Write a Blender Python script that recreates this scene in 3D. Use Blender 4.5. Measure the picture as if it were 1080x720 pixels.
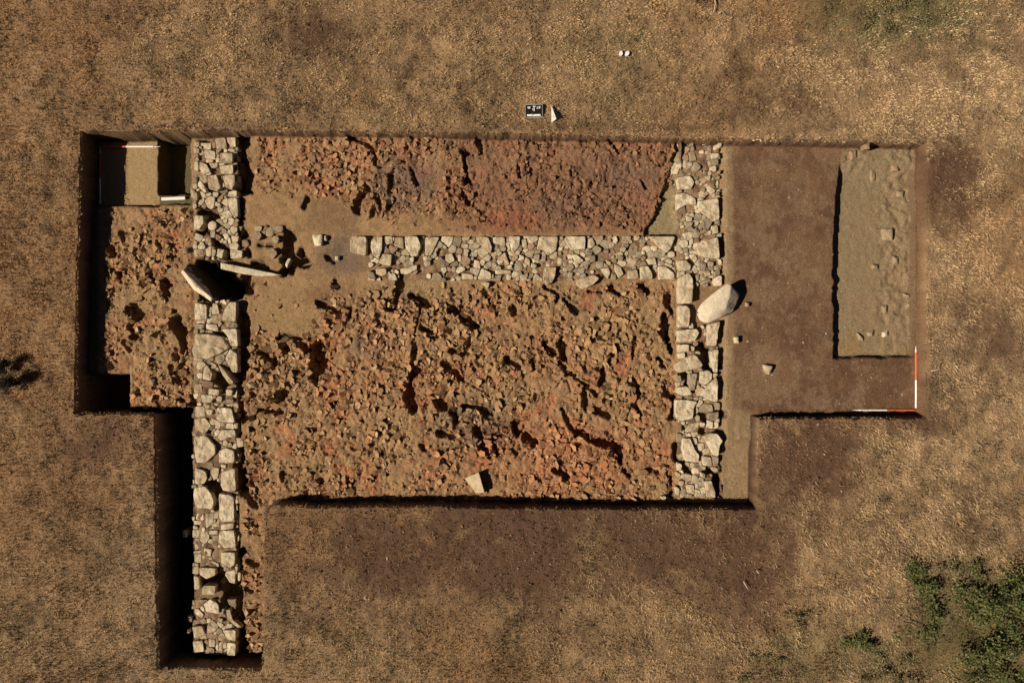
import bpy, math, random
import numpy as np
from mathutils import Vector
for o in list(bpy.data.objects): bpy.data.objects.remove(o)
SC = bpy.context.scene
COL = SC.collection
rnd = random.Random(7)
rng = np.random.default_rng(11)
CAMH = 12.0

# ------------------------------------------------------------- camera, sky, sun
cam_d = bpy.data.cameras.new('camera'); cam = bpy.data.objects.new('camera', cam_d); COL.objects.link(cam)
cam.location = (0, 0, CAMH); cam.rotation_euler = (0, 0, 0)
cam_d.sensor_width = 36; cam_d.lens = 24; cam_d.clip_start = 0.1; cam_d.clip_end = 2000
SC.camera = cam
SUN = Vector((-1.15, -0.36, 1.0)).normalized()
W = bpy.data.worlds.new('World'); SC.world = W; W.use_nodes = True
nt = W.node_tree
bg = nt.nodes['Background']; sky = nt.nodes.new('ShaderNodeTexSky')
sky.sky_type = 'NISHITA'; sky.sun_disc = False
sky.sun_elevation = math.asin(SUN.z); sky.sun_rotation = math.atan2(SUN.x, SUN.y) % (2*math.pi)
sky.air_density = 0.15; sky.dust_density = 0.2; sky.ozone_density = 1.0
nt.links.new(sky.outputs[0], bg.inputs[0]); bg.inputs[1].default_value = 0.05
sl = bpy.data.lights.new('sun', 'SUN'); sl.energy = 5.0; sl.angle = math.radians(0.5); sl.color = (1.0, 0.87, 0.70)
so = bpy.data.objects.new('sun', sl); COL.objects.link(so)
so.rotation_euler = SUN.to_track_quat('Z', 'Y').to_euler(); so.location = (-8, -3, 9)
SC.cycles.diffuse_bounces = 2; SC.cycles.max_bounces = 4
SC.view_settings.view_transform = 'Standard'; SC.view_settings.look = 'None'
SC.view_settings.exposure = 0.34; SC.view_settings.gamma = 1; SC.view_settings.use_curve_mapping = False

# ------------------------------------------------------------- helpers
def P(px, py, z=0.0):
    k = (CAMH - z)/CAMH/60.0
    return ((px-540)*k, -(py-360)*k)
def PP(poly, z=0.0): return np.array([P(a, b, z) for a, b in poly])
def sstep(a, b, x):
    t = np.clip((x-a)/(b-a), 0, 1); return t*t*(3-2*t)
_T = rng.random((256, 256))
def vnoise(x, y, s=0):
    x = x + s*17.31; y = y - s*9.77
    xi = np.floor(x).astype(int); yi = np.floor(y).astype(int)
    fx = x-xi; fy = y-yi; fx = fx*fx*(3-2*fx); fy = fy*fy*(3-2*fy)
    a = _T[xi & 255, yi & 255]; b = _T[(xi+1) & 255, yi & 255]
    c = _T[xi & 255, (yi+1) & 255]; d = _T[(xi+1) & 255, (yi+1) & 255]
    return (a*(1-fx)+b*fx)*(1-fy)+(c*(1-fx)+d*fx)*fy
def fbm(x, y, freq, octv=4, s=0, gain=.5):
    x = np.asarray(x, float); y = np.asarray(y, float)
    t = 0; a = 1; n = 0
    for i in range(octv):
        c, sn = math.cos(i*1.1+.4), math.sin(i*1.1+.4)
        t = t + a*vnoise((x*c-y*sn)*freq, (x*sn+y*c)*freq, s+i*3); n += a; a *= gain; freq *= 2.03
    return t/n
def sdf(x, y, poly):
    """signed distance, positive inside"""
    d = np.full(x.shape, 1e9); ins = np.zeros(x.shape, bool); n = len(poly)
    for i in range(n):
        ax, ay = poly[i]; bx, by = poly[(i+1) % n]
        ex, ey = bx-ax, by-ay; L = ex*ex+ey*ey+1e-12
        t = np.clip(((x-ax)*ex+(y-ay)*ey)/L, 0, 1)
        d = np.minimum(d, (x-ax-t*ex)**2+(y-ay-t*ey)**2)
        c = ((ay > y) != (by > y)) & (x < (bx-ax)*(y-ay)/((by-ay) if by != ay else 1e-12)+ax)
        ins ^= c
    d = np.sqrt(d); return np.where(ins, d, -d)
def new_mat(name, rough=.95):
    m = bpy.data.materials.new(name); m.use_nodes = True
    b = m.node_tree.nodes['Principled BSDF']; b.inputs['Roughness'].default_value = rough
    b.inputs['Specular IOR Level'].default_value = .15
    return m, m.node_tree, b
def N(t, typ, **kw):
    n = t.nodes.new(typ)
    for k, v in kw.items(): setattr(n, k, v)
    return n
def plain(name, col, rough=.7):
    m, t, b = new_mat(name, rough)
    tc = N(t, 'ShaderNodeTexCoord'); nz = N(t, 'ShaderNodeTexNoise'); nz.inputs['Scale'].default_value = 35
    mx = N(t, 'ShaderNodeMix', data_type='RGBA'); t.links.new(tc.outputs['Object'], nz.inputs['Vector'])
    t.links.new(nz.outputs[0], mx.inputs[0])
    mx.inputs[6].default_value = (*[c*.8 for c in col], 1); mx.inputs[7].default_value = (*[min(1, c*1.1) for c in col], 1)
    t.links.new(mx.outputs[2], b.inputs['Base Color']); return m
def attr_mat(name, fine=60., amp=.35, bump=.0, bscale=50., bdist=.01):
    m, t, b = new_mat(name)
    at = N(t, 'ShaderNodeAttribute', attribute_name='tone'); geo = N(t, 'ShaderNodeNewGeometry')
    nz = N(t, 'ShaderNodeTexNoise'); nz.inputs['Scale'].default_value = fine; nz.inputs['Detail'].default_value = 5
    t.links.new(geo.outputs['Position'], nz.inputs['Vector'])
    mr = N(t, 'ShaderNodeMapRange'); mr.inputs[1].default_value = .3; mr.inputs[2].default_value = .7
    mr.inputs[3].default_value = 1-amp; mr.inputs[4].default_value = 1+amp
    t.links.new(nz.outputs[0], mr.inputs[0])
    vm = N(t, 'ShaderNodeVectorMath', operation='SCALE')
    t.links.new(at.outputs['Color'], vm.inputs[0]); t.links.new(mr.outputs[0], vm.inputs['Scale'])
    t.links.new(vm.outputs[0], b.inputs['Base Color'])
    if bump:
        n2 = N(t, 'ShaderNodeTexNoise'); n2.inputs['Scale'].default_value = bscale; n2.inputs['Detail'].default_value = 6
        t.links.new(geo.outputs['Position'], n2.inputs['Vector'])
        bp = N(t, 'ShaderNodeBump'); bp.inputs['Strength'].default_value = bump; bp.inputs['Distance'].default_value = bdist
        t.links.new(n2.outputs[0], bp.inputs['Height']); t.links.new(bp.outputs[0], b.inputs['Normal'])
    return m
def mesh_np(name, V, F, mat, tone=None, smooth=False, parent=None, flat_n=None):
    """V (n,3); F (m,k) array or list of tuples"""
    me = bpy.data.meshes.new(name)
    if isinstance(F, np.ndarray):
        k = F.shape[1]; me.vertices.add(len(V)); me.vertices.foreach_set('co', np.asarray(V, np.float32).ravel())
        me.loops.add(F.size); me.loops.foreach_set('vertex_index', F.astype(np.int32).ravel())
        me.polygons.add(len(F)); me.polygons.foreach_set('loop_start', np.arange(0, F.size, k, dtype=np.int32))
        me.update(calc_edges=True)
    else: me.from_pydata([tuple(v) for v in V], [], F); me.update()
    if tone is not None:
        a = me.color_attributes.new('tone', 'FLOAT_COLOR', 'POINT')
        c = np.ones((len(V), 4), np.float32); c[:, :3] = tone; a.data.foreach_set('color', c.ravel())
    if smooth: me.polygons.foreach_set('use_smooth', np.ones(len(me.polygons), bool))
    me.materials.append(mat); me.validate()
    o = bpy.data.objects.new(name, me); COL.objects.link(o)
    if parent: o.parent = parent
    return o
def tag(o, label, cat, group=None, kind=None):
    if kind: o['kind'] = kind
    if label: o['label'] = label
    if cat: o['category'] = cat
    if group: o['group'] = group
    return o
def root(name, loc, label, cat, group=None, rz=0):
    o = bpy.data.objects.new(name, None); COL.objects.link(o); o.location = loc; o.rotation_euler = (0, 0, rz)
    o.empty_display_size = .1
    return tag(o, label, cat, group)
def origin_to(o, c):
    """move the object's origin to c keeping its shape in place"""
    c = np.array(c, float); me = o.data; n = len(me.vertices); co = np.empty(n*3, np.float32)
    me.vertices.foreach_get('co', co); co = co.reshape(-1, 3)-c; me.vertices.foreach_set('co', co.ravel().astype(np.float32)); me.update()
    o.location = c

# ------------------------------------------------------------- terrain height field
ST = .02
ix = np.arange(-500, 501)*ST; iy = np.arange(-350, 351)*ST
def stretch(a):
    ext = [a[-1]]; s = ST
    while ext[-1] < 160: s *= 1.22; ext.append(ext[-1]+s)
    e = np.array(ext[1:]); return np.concatenate([-e[::-1], a, e]), len(e)
gx, ex_ = stretch(ix); gy, ey_ = stretch(iy)
X, Y = np.meshgrid(gx, gy)
inner = (slice(ey_, ey_+len(iy)), slice(ex_, ex_+len(ix)))
XI, YI = X[inner], Y[inner]
n_edge = (fbm(XI, YI, 7, 4, 1)-.5)
Z = np.zeros_like(XI)
LIP = [(85,139),(250,137),(540,141),(760,146),(979,150),(979,300),(977,441),(800,441),(798,537),(640,537),(460,534),(330,535),(290,532),(277,541),(277,700),(274,706),(166,705),(163,437),(79,436),(80,300)]
LIPW = PP(LIP)
sd_lip = sdf(XI, YI, LIPW)
mlip = sstep(-.012, .02, sd_lip+n_edge*.06)
# grass surface
Z += (fbm(XI, YI, .5, 3, 5)-.5)*.05 + (fbm(XI, YI, 6, 4, 9)-.5)*.045
Z -= .006*sstep(.15, 0, -sd_lip)
def rmask(poly, ze, soft=.015, jit=.05):
    pw = PP(poly, ze); lo = pw.min(0)-.2; hi = pw.max(0)+.2
    x0, x1 = np.searchsorted(ix, [lo[0], hi[0]]); y0, y1 = np.searchsorted(iy, [lo[1], hi[1]])
    m = np.zeros_like(XI); s = (slice(y0, y1), slice(x0, x1))
    m[s] = sstep(-soft, soft, sdf(XI[s], YI[s], pw)+n_edge[s]*jit); return m
zin = np.full_like(XI, -.35)
def setz(poly, ze, zv, soft=.015, jit=.05):
    global zin
    m = rmask(poly, ze, soft, jit); zin = zin*(1-m)+zv*m; return m
M = {}
plan_y = 360-YI*60/(1+.3/CAMH)
M['north'] = setz([(252,120),(720,120),(714,248),(252,248)], -.33, -.325, .03)
M['east'] = setz([(764,120),(1000,120),(1000,470),(764,470)], -.30, -.295, .06)
M['west'] = setz([(60,216),(203,216),(203,430),(60,430)], -.34, -.335)
M['step'] = setz([(60,120),(168,120),(168,217),(60,217)], -.34, -.49)
M['shaft'] = setz([(167,120),(203,120),(203,216),(167,216)], -.45, -.80)
setz([(167,205),(204,205),(204,216),(167,216)], -.46, -.47)
M['notch'] = setz([(60,396),(136,395),(136,460),(60,460)], -.34, -.95)
M['deep'] = setz([(140,430),(204,430),(252,438),(285,690),(290,740),(140,740)], -.36, -.85)
M['core'] = setz([(203,425),(252,425),(251,560),(251,690),(203,690)], -.42, -.42, .015, .09)
M['strip'] = setz([(249,520),(300,520),(300,688),(262,689),(257,660)], -.33, -.33, .02, .12)
M['clean'] = setz([(712,140),(706,182),(697,202),(692,227),(680,241),(680,248),(716,248),(716,140)], -.33, -.425, .012, .07)
m_ = rmask([(880,377),(879,290),(882,215),(884,182),(887,165),(889,130),(963,130),(965,377)], -.295, .012, .09)*sstep(170, 188, plan_y)
zin = zin*(1-m_)-.44*m_
M['box'] = rmask([(880,377),(879,290),(882,215),(884,182),(889,165),(897,130),(963,130),(965,377)], -.315, .03, .09)
WB = np.zeros_like(XI)
for (bx0, by0, bx1, by1, up) in ((205,150,249,203,.09),(205,206,249,272,.02),(206,318,249,424,.06),(206,428,248,604,.05),(206,636,248,688,.04),(392,250,710,294,.02),(713,150,758,300,.04),(716,345,756,430,.05),(716,430,758,523,.06)):
    m_ = rmask([(bx0,by0),(bx1,by0),(bx1,by1),(bx0,by1)], -.3, .02, .2); zin += up*m_; WB = np.maximum(WB, m_)
zin += WB*(fbm(XI, YI, 13, 3, 48)-.5)*.05
M['hollow'] = setz([(200,281),(208,275),(220,273),(229,279),(235,290),(247,302),(251,312),(236,314),(224,317),(213,307),(202,295)], -.33, -.72, .05, .25)
M['sand'] = rmask([(762,140),(772,140),(772,430),(797,436),(797,545),(758,545)], -.35, .06)
BOXES = []
# relief: rubble density in photo-plan coordinates
def plan(x, y, z=-.33):
    k = (CAMH-z)/CAMH/60.; return x/k+540, 360-y/k
PX, PY = plan(XI, YI)
def ell(px, py, cx, cy, rx, ry, soft=.35):
    d = np.sqrt(((px-cx)/rx)**2+((py-cy)/ry)**2); return 1-sstep(1-soft, 1+soft, d)
def rect(px, py, x0, y0, x1, y1, s=5):
    return sstep(x0-s, x0+s, px)*(1-sstep(x1-s, x1+s, px))*sstep(y0-s, y0+s, py)*(1-sstep(y1-s, y1+s, py))
def rubble(px, py):
    m = rect(px, py, 256, 300, 711, 534)
    m = m*(1-.95*ell(px, py, 297, 327, 44, 30))*(1-.85*ell(px, py, 372, 290, 34, 24))*(1-.7*ell(px, py, 455, 305, 55, 12))
    m = m*(1-.5*ell(px, py, 535, 345, 40, 16))*(1-.6*ell(px, py, 672, 495, 26, 14))*(1-.6*ell(px, py, 275, 450, 16, 30))
    n = rect(px, py, 272, 146, 712, 243)
    n = n*(1-ell(px, py, 300, 232, 60, 34))*(1-.95*ell(px, py, 355, 243, 50, 32))*(1-.9*ell(px, py, 450, 243, 75, 16))
    n = n*(1-sstep(-4, 3, px-(712-np.clip((py-180)*.5, 0, 40))))
    w = rect(px, py, 108, 219, 203, 430)*(1-.7*ell(px, py, 165, 322, 24, 14))*(1-.6*ell(px, py, 193, 300, 8, 60))
    s = rect(px, py, 256, 540, 276, 688)
    return np.clip(np.maximum.reduce([m, n, w, s]), 0, 1)
zin += .09*M['north']*sstep(205, 146, PY)
RB = rubble(PX, PY)*(1-M['step'])*(1-M['notch'])
zin += (fbm(XI, YI, 1.2, 3, 21)-.5)*.05*(1-M['step'])*(1-.7*M['east'])
rid = 1-np.abs(fbm(XI, YI, 5, 4, 33)-.5)*2
PATCH = np.clip(.95+4.2*(fbm(XI, YI, 1.7, 4, 140, .6)-.5), .12, 1); PATCH = np.maximum(PATCH, .75*ell(PX, PY, 500, 450, 60, 40)); RB0 = RB.copy(); RB = RB*(.35+.65*PATCH)
zin += RB*((fbm(XI, YI, 3.5, 4, 30, .6)-.5)*.08 - .05*sstep(.9, 1., rid))
cl = fbm(XI, YI, 16, 3, 37); zin += RB*(np.round(cl*7)/7-.5)*.05
blk = fbm(XI+.08*fbm(XI, YI, 7, 2, 44), YI, 6.5, 2, 45); zin += RB*(np.floor(blk*9)/9-.5)*.07
zin += RB*(fbm(XI, YI, 22, 2, 47)-.5)*.028
zin += (fbm(XI, YI, 14, 3, 41)-.5)*.014
zin += M['box']*(fbm(XI, YI, 9, 3, 43)-.5)*(.012+.075*np.maximum(sstep(922, 940, PX)*(1-.5*sstep(335, 350, PY)), ell(PX, PY, 900, 165, 20, 16)))
# hollows between the tumbled rubble: polyline + width (plan units)
PITS = [([(334,367),(335,385),(333,400)],12),([(338,319),(350,324),(357,328)],5),([(368,327),(367,336)],6),([(291,357),(304,354),(318,359),(324,368)],6),([(299,360),(300,367)],6),
([(274,372),(285,382)],9),([(310,391),(328,397)],4),([(297,417),(302,413)],9),([(402,322),(418,327)],5),([(422,290),(424,303),(416,316)],6),([(433,311),(441,317),(458,326)],8),
([(443,324),(438,345),(436,384)],3.5),([(445,347),(460,352)],7),([(438,392),(430,403),(432,415),(436,433)],9),([(271,432),(296,435)],5),([(463,455),(478,460)],6),([(371,473),(382,478)],4),
([(446,472),(447,475)],5),([(298,499),(299,507)],5),([(326,506),(333,514)],3.5),([(367,507),(367,516)],4),([(463,424),(467,430)],8),([(252,503),(260,519),(269,531)],5),
([(480,328),(491,335),(500,346)],10),([(496,353),(493,368)],4),([(478,370),(495,372)],3.5),([(470,385),(486,399)],6),([(486,399),(520,420)],2.5),([(535,380),(548,387)],7),([(563,383),(564,388)],6),
([(576,364),(585,373)],6),([(593,360),(596,378)],8),([(590,383),(600,392),(611,401),(630,417)],4.5),([(637,388),(635,402)],8),([(645,374),(641,384)],4),([(701,335),(704,352),(708,371)],9),
([(695,378),(703,387)],6),([(699,410),(708,417),(711,424),(710,440)],6),([(541,323),(543,328)],6),([(577,304),(590,311),(586,319)],5),([(595,316),(609,327),(618,325)],5),([(621,307),(634,308)],4),
([(644,304),(653,311)],5),([(676,303),(683,308)],8),([(705,313),(710,332)],6),([(510,306),(516,322)],4),([(556,320),(559,332)],2.5),([(551,371),(565,372)],2.5),([(671,355),(667,378)],4),
([(671,406),(674,418),(671,428),(676,438)],6),([(478,436),(481,441)],7),([(489,431),(503,429),(517,440)],6),([(504,452),(509,472)],7),([(522,473),(524,480)],6),([(543,449),(543,457)],8),
([(556,461),(565,468)],8),([(579,444),(581,449)],4),([(540,474),(546,479)],5),([(593,431),(602,449),(613,459)],3.5),([(613,457),(625,465),(637,470)],8),([(637,470),(653,471),(655,487)],9),
([(618,415),(618,433)],5),([(627,433),(643,438)],5.5),([(658,495),(663,501)],6),([(681,496),(692,496)],4),([(592,498),(600,503)],8),([(584,496),(588,499)],4),([(707,500),(709,524)],5),([(713,470),(714,484)],6),
([(387,200),(376,212),(377,222)],5.5),([(370,145),(394,157),(397,172)],4),([(324,209),(321,217)],4),([(412,186),(412,202)],4),([(395,217),(393,228)],4),([(433,178),(440,195)],4),([(430,156),(430,163)],3),
([(490,165),(492,194)],7),([(488,203),(494,214)],4),([(547,175),(548,187)],3.5),([(505,148),(508,162)],4),([(642,150),(652,162)],2.5),([(602,181),(603,187)],4),([(676,190),(682,199)],3),([(398,205),(402,222)],4),
([(159,291),(161,296)],5),([(171,295),(178,311)],8),([(140,328),(146,333)],8),([(186,338),(191,350)],12),([(193,356),(196,370)],5),([(186,368),(186,376)],6),([(122,287),(124,293)],6),([(139,343),(141,356)],5),
([(131,360),(138,370)],5),([(181,386),(190,403)],4),([(192,422),(205,427)],5),([(143,262),(146,272)],4),([(167,255),(172,266)],4),([(128,245),(131,256)],3.5),([(118,262),(119,270)],3.5),
([(214,222),(228,232),(224,242)],8),([(211,246),(218,240)],6),([(228,255),(237,264),(239,270)],7),([(259,246),(254,253)],5),([(261,262),(262,267)],5),([(228,283),(238,292),(249,307)],18),
([(308,248),(303,266)],9),([(299,287),(306,280),(319,272)],15),([(273,259),(286,259)],3.5),([(269,278),(280,283)],4.5),([(258,293),(263,308)],9),([(346,271),(352,277)],3.5),([(353,296),(356,301)],3.5),
([(220,388),(236,403)],10),([(238,388),(250,400)],8),([(233,405),(236,409)],7),([(216,348),(236,353),(243,366)],4),([(221,508),(229,519)],9),([(228,520),(228,536)],4),
([(219,612),(231,609),(238,616),(243,630),(240,640)],12),([(258,604),(260,608)],5),([(260,620),(265,624)],6),([(260,591),(272,596)],3.5),([(266,655),(270,660)],3),
([(738,366),(746,376),(750,386)],11),([(722,394),(723,406)],6),([(744,495),(754,502),(758,520)],7),([(735,438),(746,440),(748,448)],5),([(738,452),(745,456)],4),([(757,434),(765,437)],4),([(743,242),(748,239)],5),
([(723,448),(724,453)],3),([(719,488),(725,497)],5),([(253,497),(255,516)],8),([(253,582),(252,602),(252,640),(255,690)],8),([(256,336),(259,350)],8),([(254,425),(256,440)],9),([(218,452),(222,456)],5),([(255,149),(258,165),(261,180),(256,200)],13),([(254,203),(253,229)],6),([(256,345),(257,372),(256,392)],8)]
pit = np.zeros_like(XI); lift = np.zeros_like(XI); n_lo = sstep(.3, .7, fbm(XI, YI, 5, 2, 12)); n_hi = fbm(XI, YI, 15, 3, 2, .7)
for pl, w in PITS:
    pw = PP(pl, -.34); wr = w/2/58.4
    lo = pw.min(0)-wr-.08; hi = pw.max(0)+wr+.08
    x0, x1 = np.searchsorted(ix, [lo[0], hi[0]]); y0, y1 = np.searchsorted(iy, [lo[1], hi[1]]); s = (slice(y0, y1), slice(x0, x1))
    d = np.full(XI[s].shape, 9.)
    for (ax, ay), (bx, by) in zip(pw[:-1], pw[1:]):
        e = (bx-ax, by-ay); L = e[0]**2+e[1]**2+1e-9
        t = np.clip(((XI[s]-ax)*e[0]+(YI[s]-ay)*e[1])/L, 0, 1)
        d = np.minimum(d, np.hypot(XI[s]-ax-t*e[0], YI[s]-ay-t*e[1]))
    d = d/(.55+.9*n_lo[s])
    d = d + n_edge[s]*.05 + (n_hi[s]-.5)*min(.11, .03+wr*1.0)
    dep = min(.28, max(.06, w/66*1.7))
    pit[s] = np.maximum(pit[s], dep*(1-sstep(wr*.75, wr*1.15+.012, d)))
    lift[s] = np.maximum(lift[s], .03*(1-sstep(wr, wr+.14, d)))
zin += (lift*RB*(pit < .01)-pit)*(1-M['step'])
Z = Z*(1-mlip)+zin*mlip
ZF = np.zeros_like(X); ZF[inner] = Z
far = np.hypot(np.maximum(np.abs(X)-9.9, 0), np.maximum(np.abs(Y)-6.9, 0))
ZF += np.where(far > 0, (fbm(X, Y, .08, 3, 50)-.5)*2.0*sstep(2, 60, far), 0)
def H(x, y):
    x = np.clip(np.asarray(x, float), ix[0]+.001, ix[-1]-.03); y = np.clip(np.asarray(y, float), iy[0]+.001, iy[-1]-.03)
    fx = (x-ix[0])/ST; fy = (y-iy[0])/ST; a = fx.astype(int); b = fy.astype(int); fx = fx-a; fy = fy-b
    return (Z[b, a]*(1-fx)+Z[b, a+1]*fx)*(1-fy)+(Z[b+1, a]*(1-fx)+Z[b+1, a+1]*fx)*fy

# ------------------------------------------------------------- soil and turf colours (albedo, with some light and shade painted in)
def mixc(c, m, col): return c*(1-m[..., None])+np.array(col)*m[..., None]
def dirt(px, py):
    """trampled bare brown soil round the excavation"""
    n = 3.0*(fbm(px/60., py/60., 1.1, 6, 60, .8)-.5)
    d = np.maximum.reduce([ell(px, py, 560, 580, 275, 54, .5), ell(px, py, 850, 490, 62, 62, .5)*.9, ell(px, py, 790, 590, 60, 70, .5)*.8,
        ell(px, py, 1003, 190, 30, 55, .6)*.7, ell(px, py, 1020, 370, 50, 60, .6)*.5, ell(px, py, 90, 460, 60, 30, .6)*.5, ell(px, py, 800, 110, 70, 25, .7)*.6,
        rect(px, py, 85, 128, 970, 140, 7)*.3, ell(px, py, 330, 35, 50, 25, .7)*.5, ell(px, py, 500, 650, 200, 50, .7)*.35, ell(px, py, 130, 20, 50, 25, .7)*.35,
        ell(px, py, 950, 440, 80, 20, .6)*.5, ell(px, py, 110, 560, 40, 60, .7)*.2])
    return np.clip((d + n*(.3+.7*d) - .42)*1.3 + .42, 0, 1)*np.clip(d*4, 0, 1)
def green(px, py):
    g = np.maximum.reduce([ell(px, py, 1050, 670, 95, 75, .5), ell(px, py, 890, 690, 80, 35, .6)*.6, ell(px, py, 940, 12, 90, 40, .6)*.8, ell(px, py, 660, 60, 60, 50, .8)*.25, ell(px, py, 40, 640, 60, 60, .8)*.2, ell(px, py, 440, 690, 160, 30, .8)*.2])
    return np.clip(g*(.4+1.2*fbm(px/40., py/40., 1.5, 3, 66)), 0, 1)
GX, GY = X*60+540, 360-Y*60
tone = np.zeros(X.shape+(3,))
n1 = fbm(X, Y, 1.3, 5, 70); n2 = fbm(X, Y, .35, 3, 75)
g = np.array([.22,.142,.078])*np.clip(1+1.0*(n1-.5)+1.3*(fbm(X, Y, 4.5, 4, 99, .7)-.5), .35, 1.7)[..., None]
g = mixc(g, sstep(.45, .7, n2)*.5, (.24,.135,.066)); g = mixc(g, dirt(GX, GY), (.098,.055,.033)); g = mixc(g, green(GX, GY)*.6, (.07,.075,.03))
tone[:] = g
TI = tone[inner].copy(); x, y = XI, YI
nA, nB, nC = fbm(x, y, 1.6, 4, 80), fbm(x, y, 3, 4, 84), fbm(x, y, 9, 4, 88)
f = np.ones(XI.shape+(3,))*np.array([.28,.175,.086])
f = mixc(f, sstep(.45, .6, nA)*RB0*.75, (.30,.145,.07)); f = mixc(f, (1-PATCH)*RB0*.7, (.29,.19,.10)); f = mixc(f, sstep(.55, .68, nB)*RB0*.7, (.35,.13,.06)); f = mixc(f, rect(PX, PY, 470, 146, 712, 243)*.4, (.215,.11,.06)); f = mixc(f, ell(PX, PY, 590, 480, 90, 40, .6)*.4, (.36,.15,.075))
f = mixc(f, sstep(.55, .7, nC)*.35, (.33,.215,.12)); f = mixc(f, sstep(.55, .35, nC)*.35, (.13,.08,.05))
f = mixc(f, M['north']*ell(PX, PY, 600, 195, 130, 60, .5)*.65, (.17,.085,.055))
f = mixc(f, ell(PX, PY, 540, 232, 30, 14, .6)*.6, (.24,.085,.045))
for e, k in (((425,190,36,26),.6), ((500,450,45,28),.5), ((362,268,26,22),.65), ((392,365,22,12),.5), ((600,215,36,18),.35), ((235,235,20,16),.3), ((655,180,34,20),.4)):
    f = mixc(f, ell(PX, PY, *e, .6)*k, (.095,.075,.065))
f = mixc(f, ell(PX, PY, 297, 327, 40, 26, .5)*.7, (.27,.175,.085)); f = mixc(f, ell(PX, PY, 350, 312, 30, 12, .5)*.6, (.15,.085,.05))
f = mixc(f, ell(PX, PY, 455, 305, 60, 14, .5)*.6, (.27,.19,.10)); f = mixc(f, ell(PX, PY, 350, 226, 30, 18, .5)*.5, (.17,.105,.055))
f = mixc(f, M['east'], (.118,.064,.036)); f = mixc(f, M['east']*sstep(.4, .65, nA)*.8, (.165,.098,.056)); f = mixc(f, M['east']*sstep(.5, .6, nB)*.5, (.09,.050,.032)); f = mixc(f, M['east']*sstep(.52, .62, fbm(x, y, 2.2, 6, 111, .75))*.6, (.19,.125,.078)); f = mixc(f, M['east']*sstep(.55, .7, nC)*.3, (.22,.145,.09))
f = mixc(f, M['sand']*.8, (.235,.165,.09)); f = mixc(f, M['sand']*sstep(.5, .7, nC)*.5, (.28,.20,.12))
f = mixc(f, M['box'], (.215,.16,.092)); f = mixc(f, M['box']*sstep(.45, .65, nB)*.5, (.24,.16,.10)); f = mixc(f, M['box']*sstep(340, 370, PY)*.5*sstep(.35, .6, nA), (.23,.15,.055))
f = mixc(f, M['clean'], (.235,.185,.10)); f = mixc(f, M['step']*(1-M['shaft']), (.31,.215,.11)); f = mixc(f, M['shaft'], (.13,.10,.05))
WBN = WB*(1-M['hollow'])
f = mixc(f, M['core']*.8, (.16,.105,.062)); f = mixc(f, np.maximum(rect(PX, PY, 389, 250, 712, 296, 1), rect(PX, PY, 715, 150, 759, 525, 1))*.75, (.19,.12,.066)); f = mixc(f, rect(PX, PY, 205, 150, 250, 425, 1)*(1-M['hollow'])*.75, (.19,.12,.066)); f = mixc(f, WBN*sstep(.5, .62, nC)*.5, (.30,.21,.13)); f = mixc(f, WBN*sstep(.5, .38, nC)*.5, (.11,.065,.038)); f = mixc(f, M['strip']*sstep(.45, .65, nB)*.35, (.30,.13,.065)); f = mixc(f, M['strip']*.35, (.22,.155,.085))
zz_ = 0
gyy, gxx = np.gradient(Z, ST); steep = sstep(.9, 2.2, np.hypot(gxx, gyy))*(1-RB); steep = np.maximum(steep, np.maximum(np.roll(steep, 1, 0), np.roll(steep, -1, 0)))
side = sstep(.055, .03, sd_lip); f = mixc(f, steep*.8, (.11,.07,.042)); f = mixc(f, side*.92, (.042,.024,.015)); f = mixc(f, side*sstep(6.8, 7., XI), (.13,.075,.042)); f = mixc(f, side*sstep(3.0, 3.3, YI)*sstep(-5.6, -5.4, XI), (.085,.045,.026))  # side walls painted dark as shade; sunlit east and north walls painted lighter
f = mixc(f, M['deep']*(1-M['core'])*(1-M['strip'])*.9, (.045,.032,.022)); f = mixc(f, M['notch']*.9, (.045,.032,.022)); f = mixc(f, M['shaft']*.7, (.10,.08,.04)); f = mixc(f, M['hollow']*.9, (.04,.03,.02)); f = mixc(f, sstep(108, 100, PX)*(1-M['step'])*.8, (.07,.05,.033))  # deep floors, hollow and west margin painted darker to deepen their shade
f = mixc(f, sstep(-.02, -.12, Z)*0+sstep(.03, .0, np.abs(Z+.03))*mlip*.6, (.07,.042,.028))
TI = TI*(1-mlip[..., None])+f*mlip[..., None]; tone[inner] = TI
nr, nc = X.shape
idx = np.arange(nr*nc).reshape(nr, nc)
Q = np.stack([idx[:-1, :-1], idx[:-1, 1:], idx[1:, 1:], idx[1:, :-1]], -1).reshape(-1, 4)
SD = np.full(X.shape, -9.); SD[inner] = sd_lip+n_edge*.06
qs = SD.ravel()[Q].mean(1)
VV = np.stack([X, Y, ZF], -1).reshape(-1, 3); TT = tone.reshape(-1, 3)
def sub(name, sel, mat, smooth=True):
    q = Q[sel]; u, inv = np.unique(q, return_inverse=True)
    o = mesh_np(name, VV[u], inv.reshape(-1, 4), mat, TT[u], smooth); o['kind'] = 'structure'; return o
m_turf = attr_mat('turf_soil', 90, .35, .6, 70, .02); m_soil = attr_mat('trench_soil', 45, .38, .8, 90, .012)
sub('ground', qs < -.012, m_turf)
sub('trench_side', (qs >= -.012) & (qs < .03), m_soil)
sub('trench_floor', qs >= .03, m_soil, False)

# clods of dug earth on the trampled ground
m_clod = attr_mat('clod_soil', 80, .25)
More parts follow.
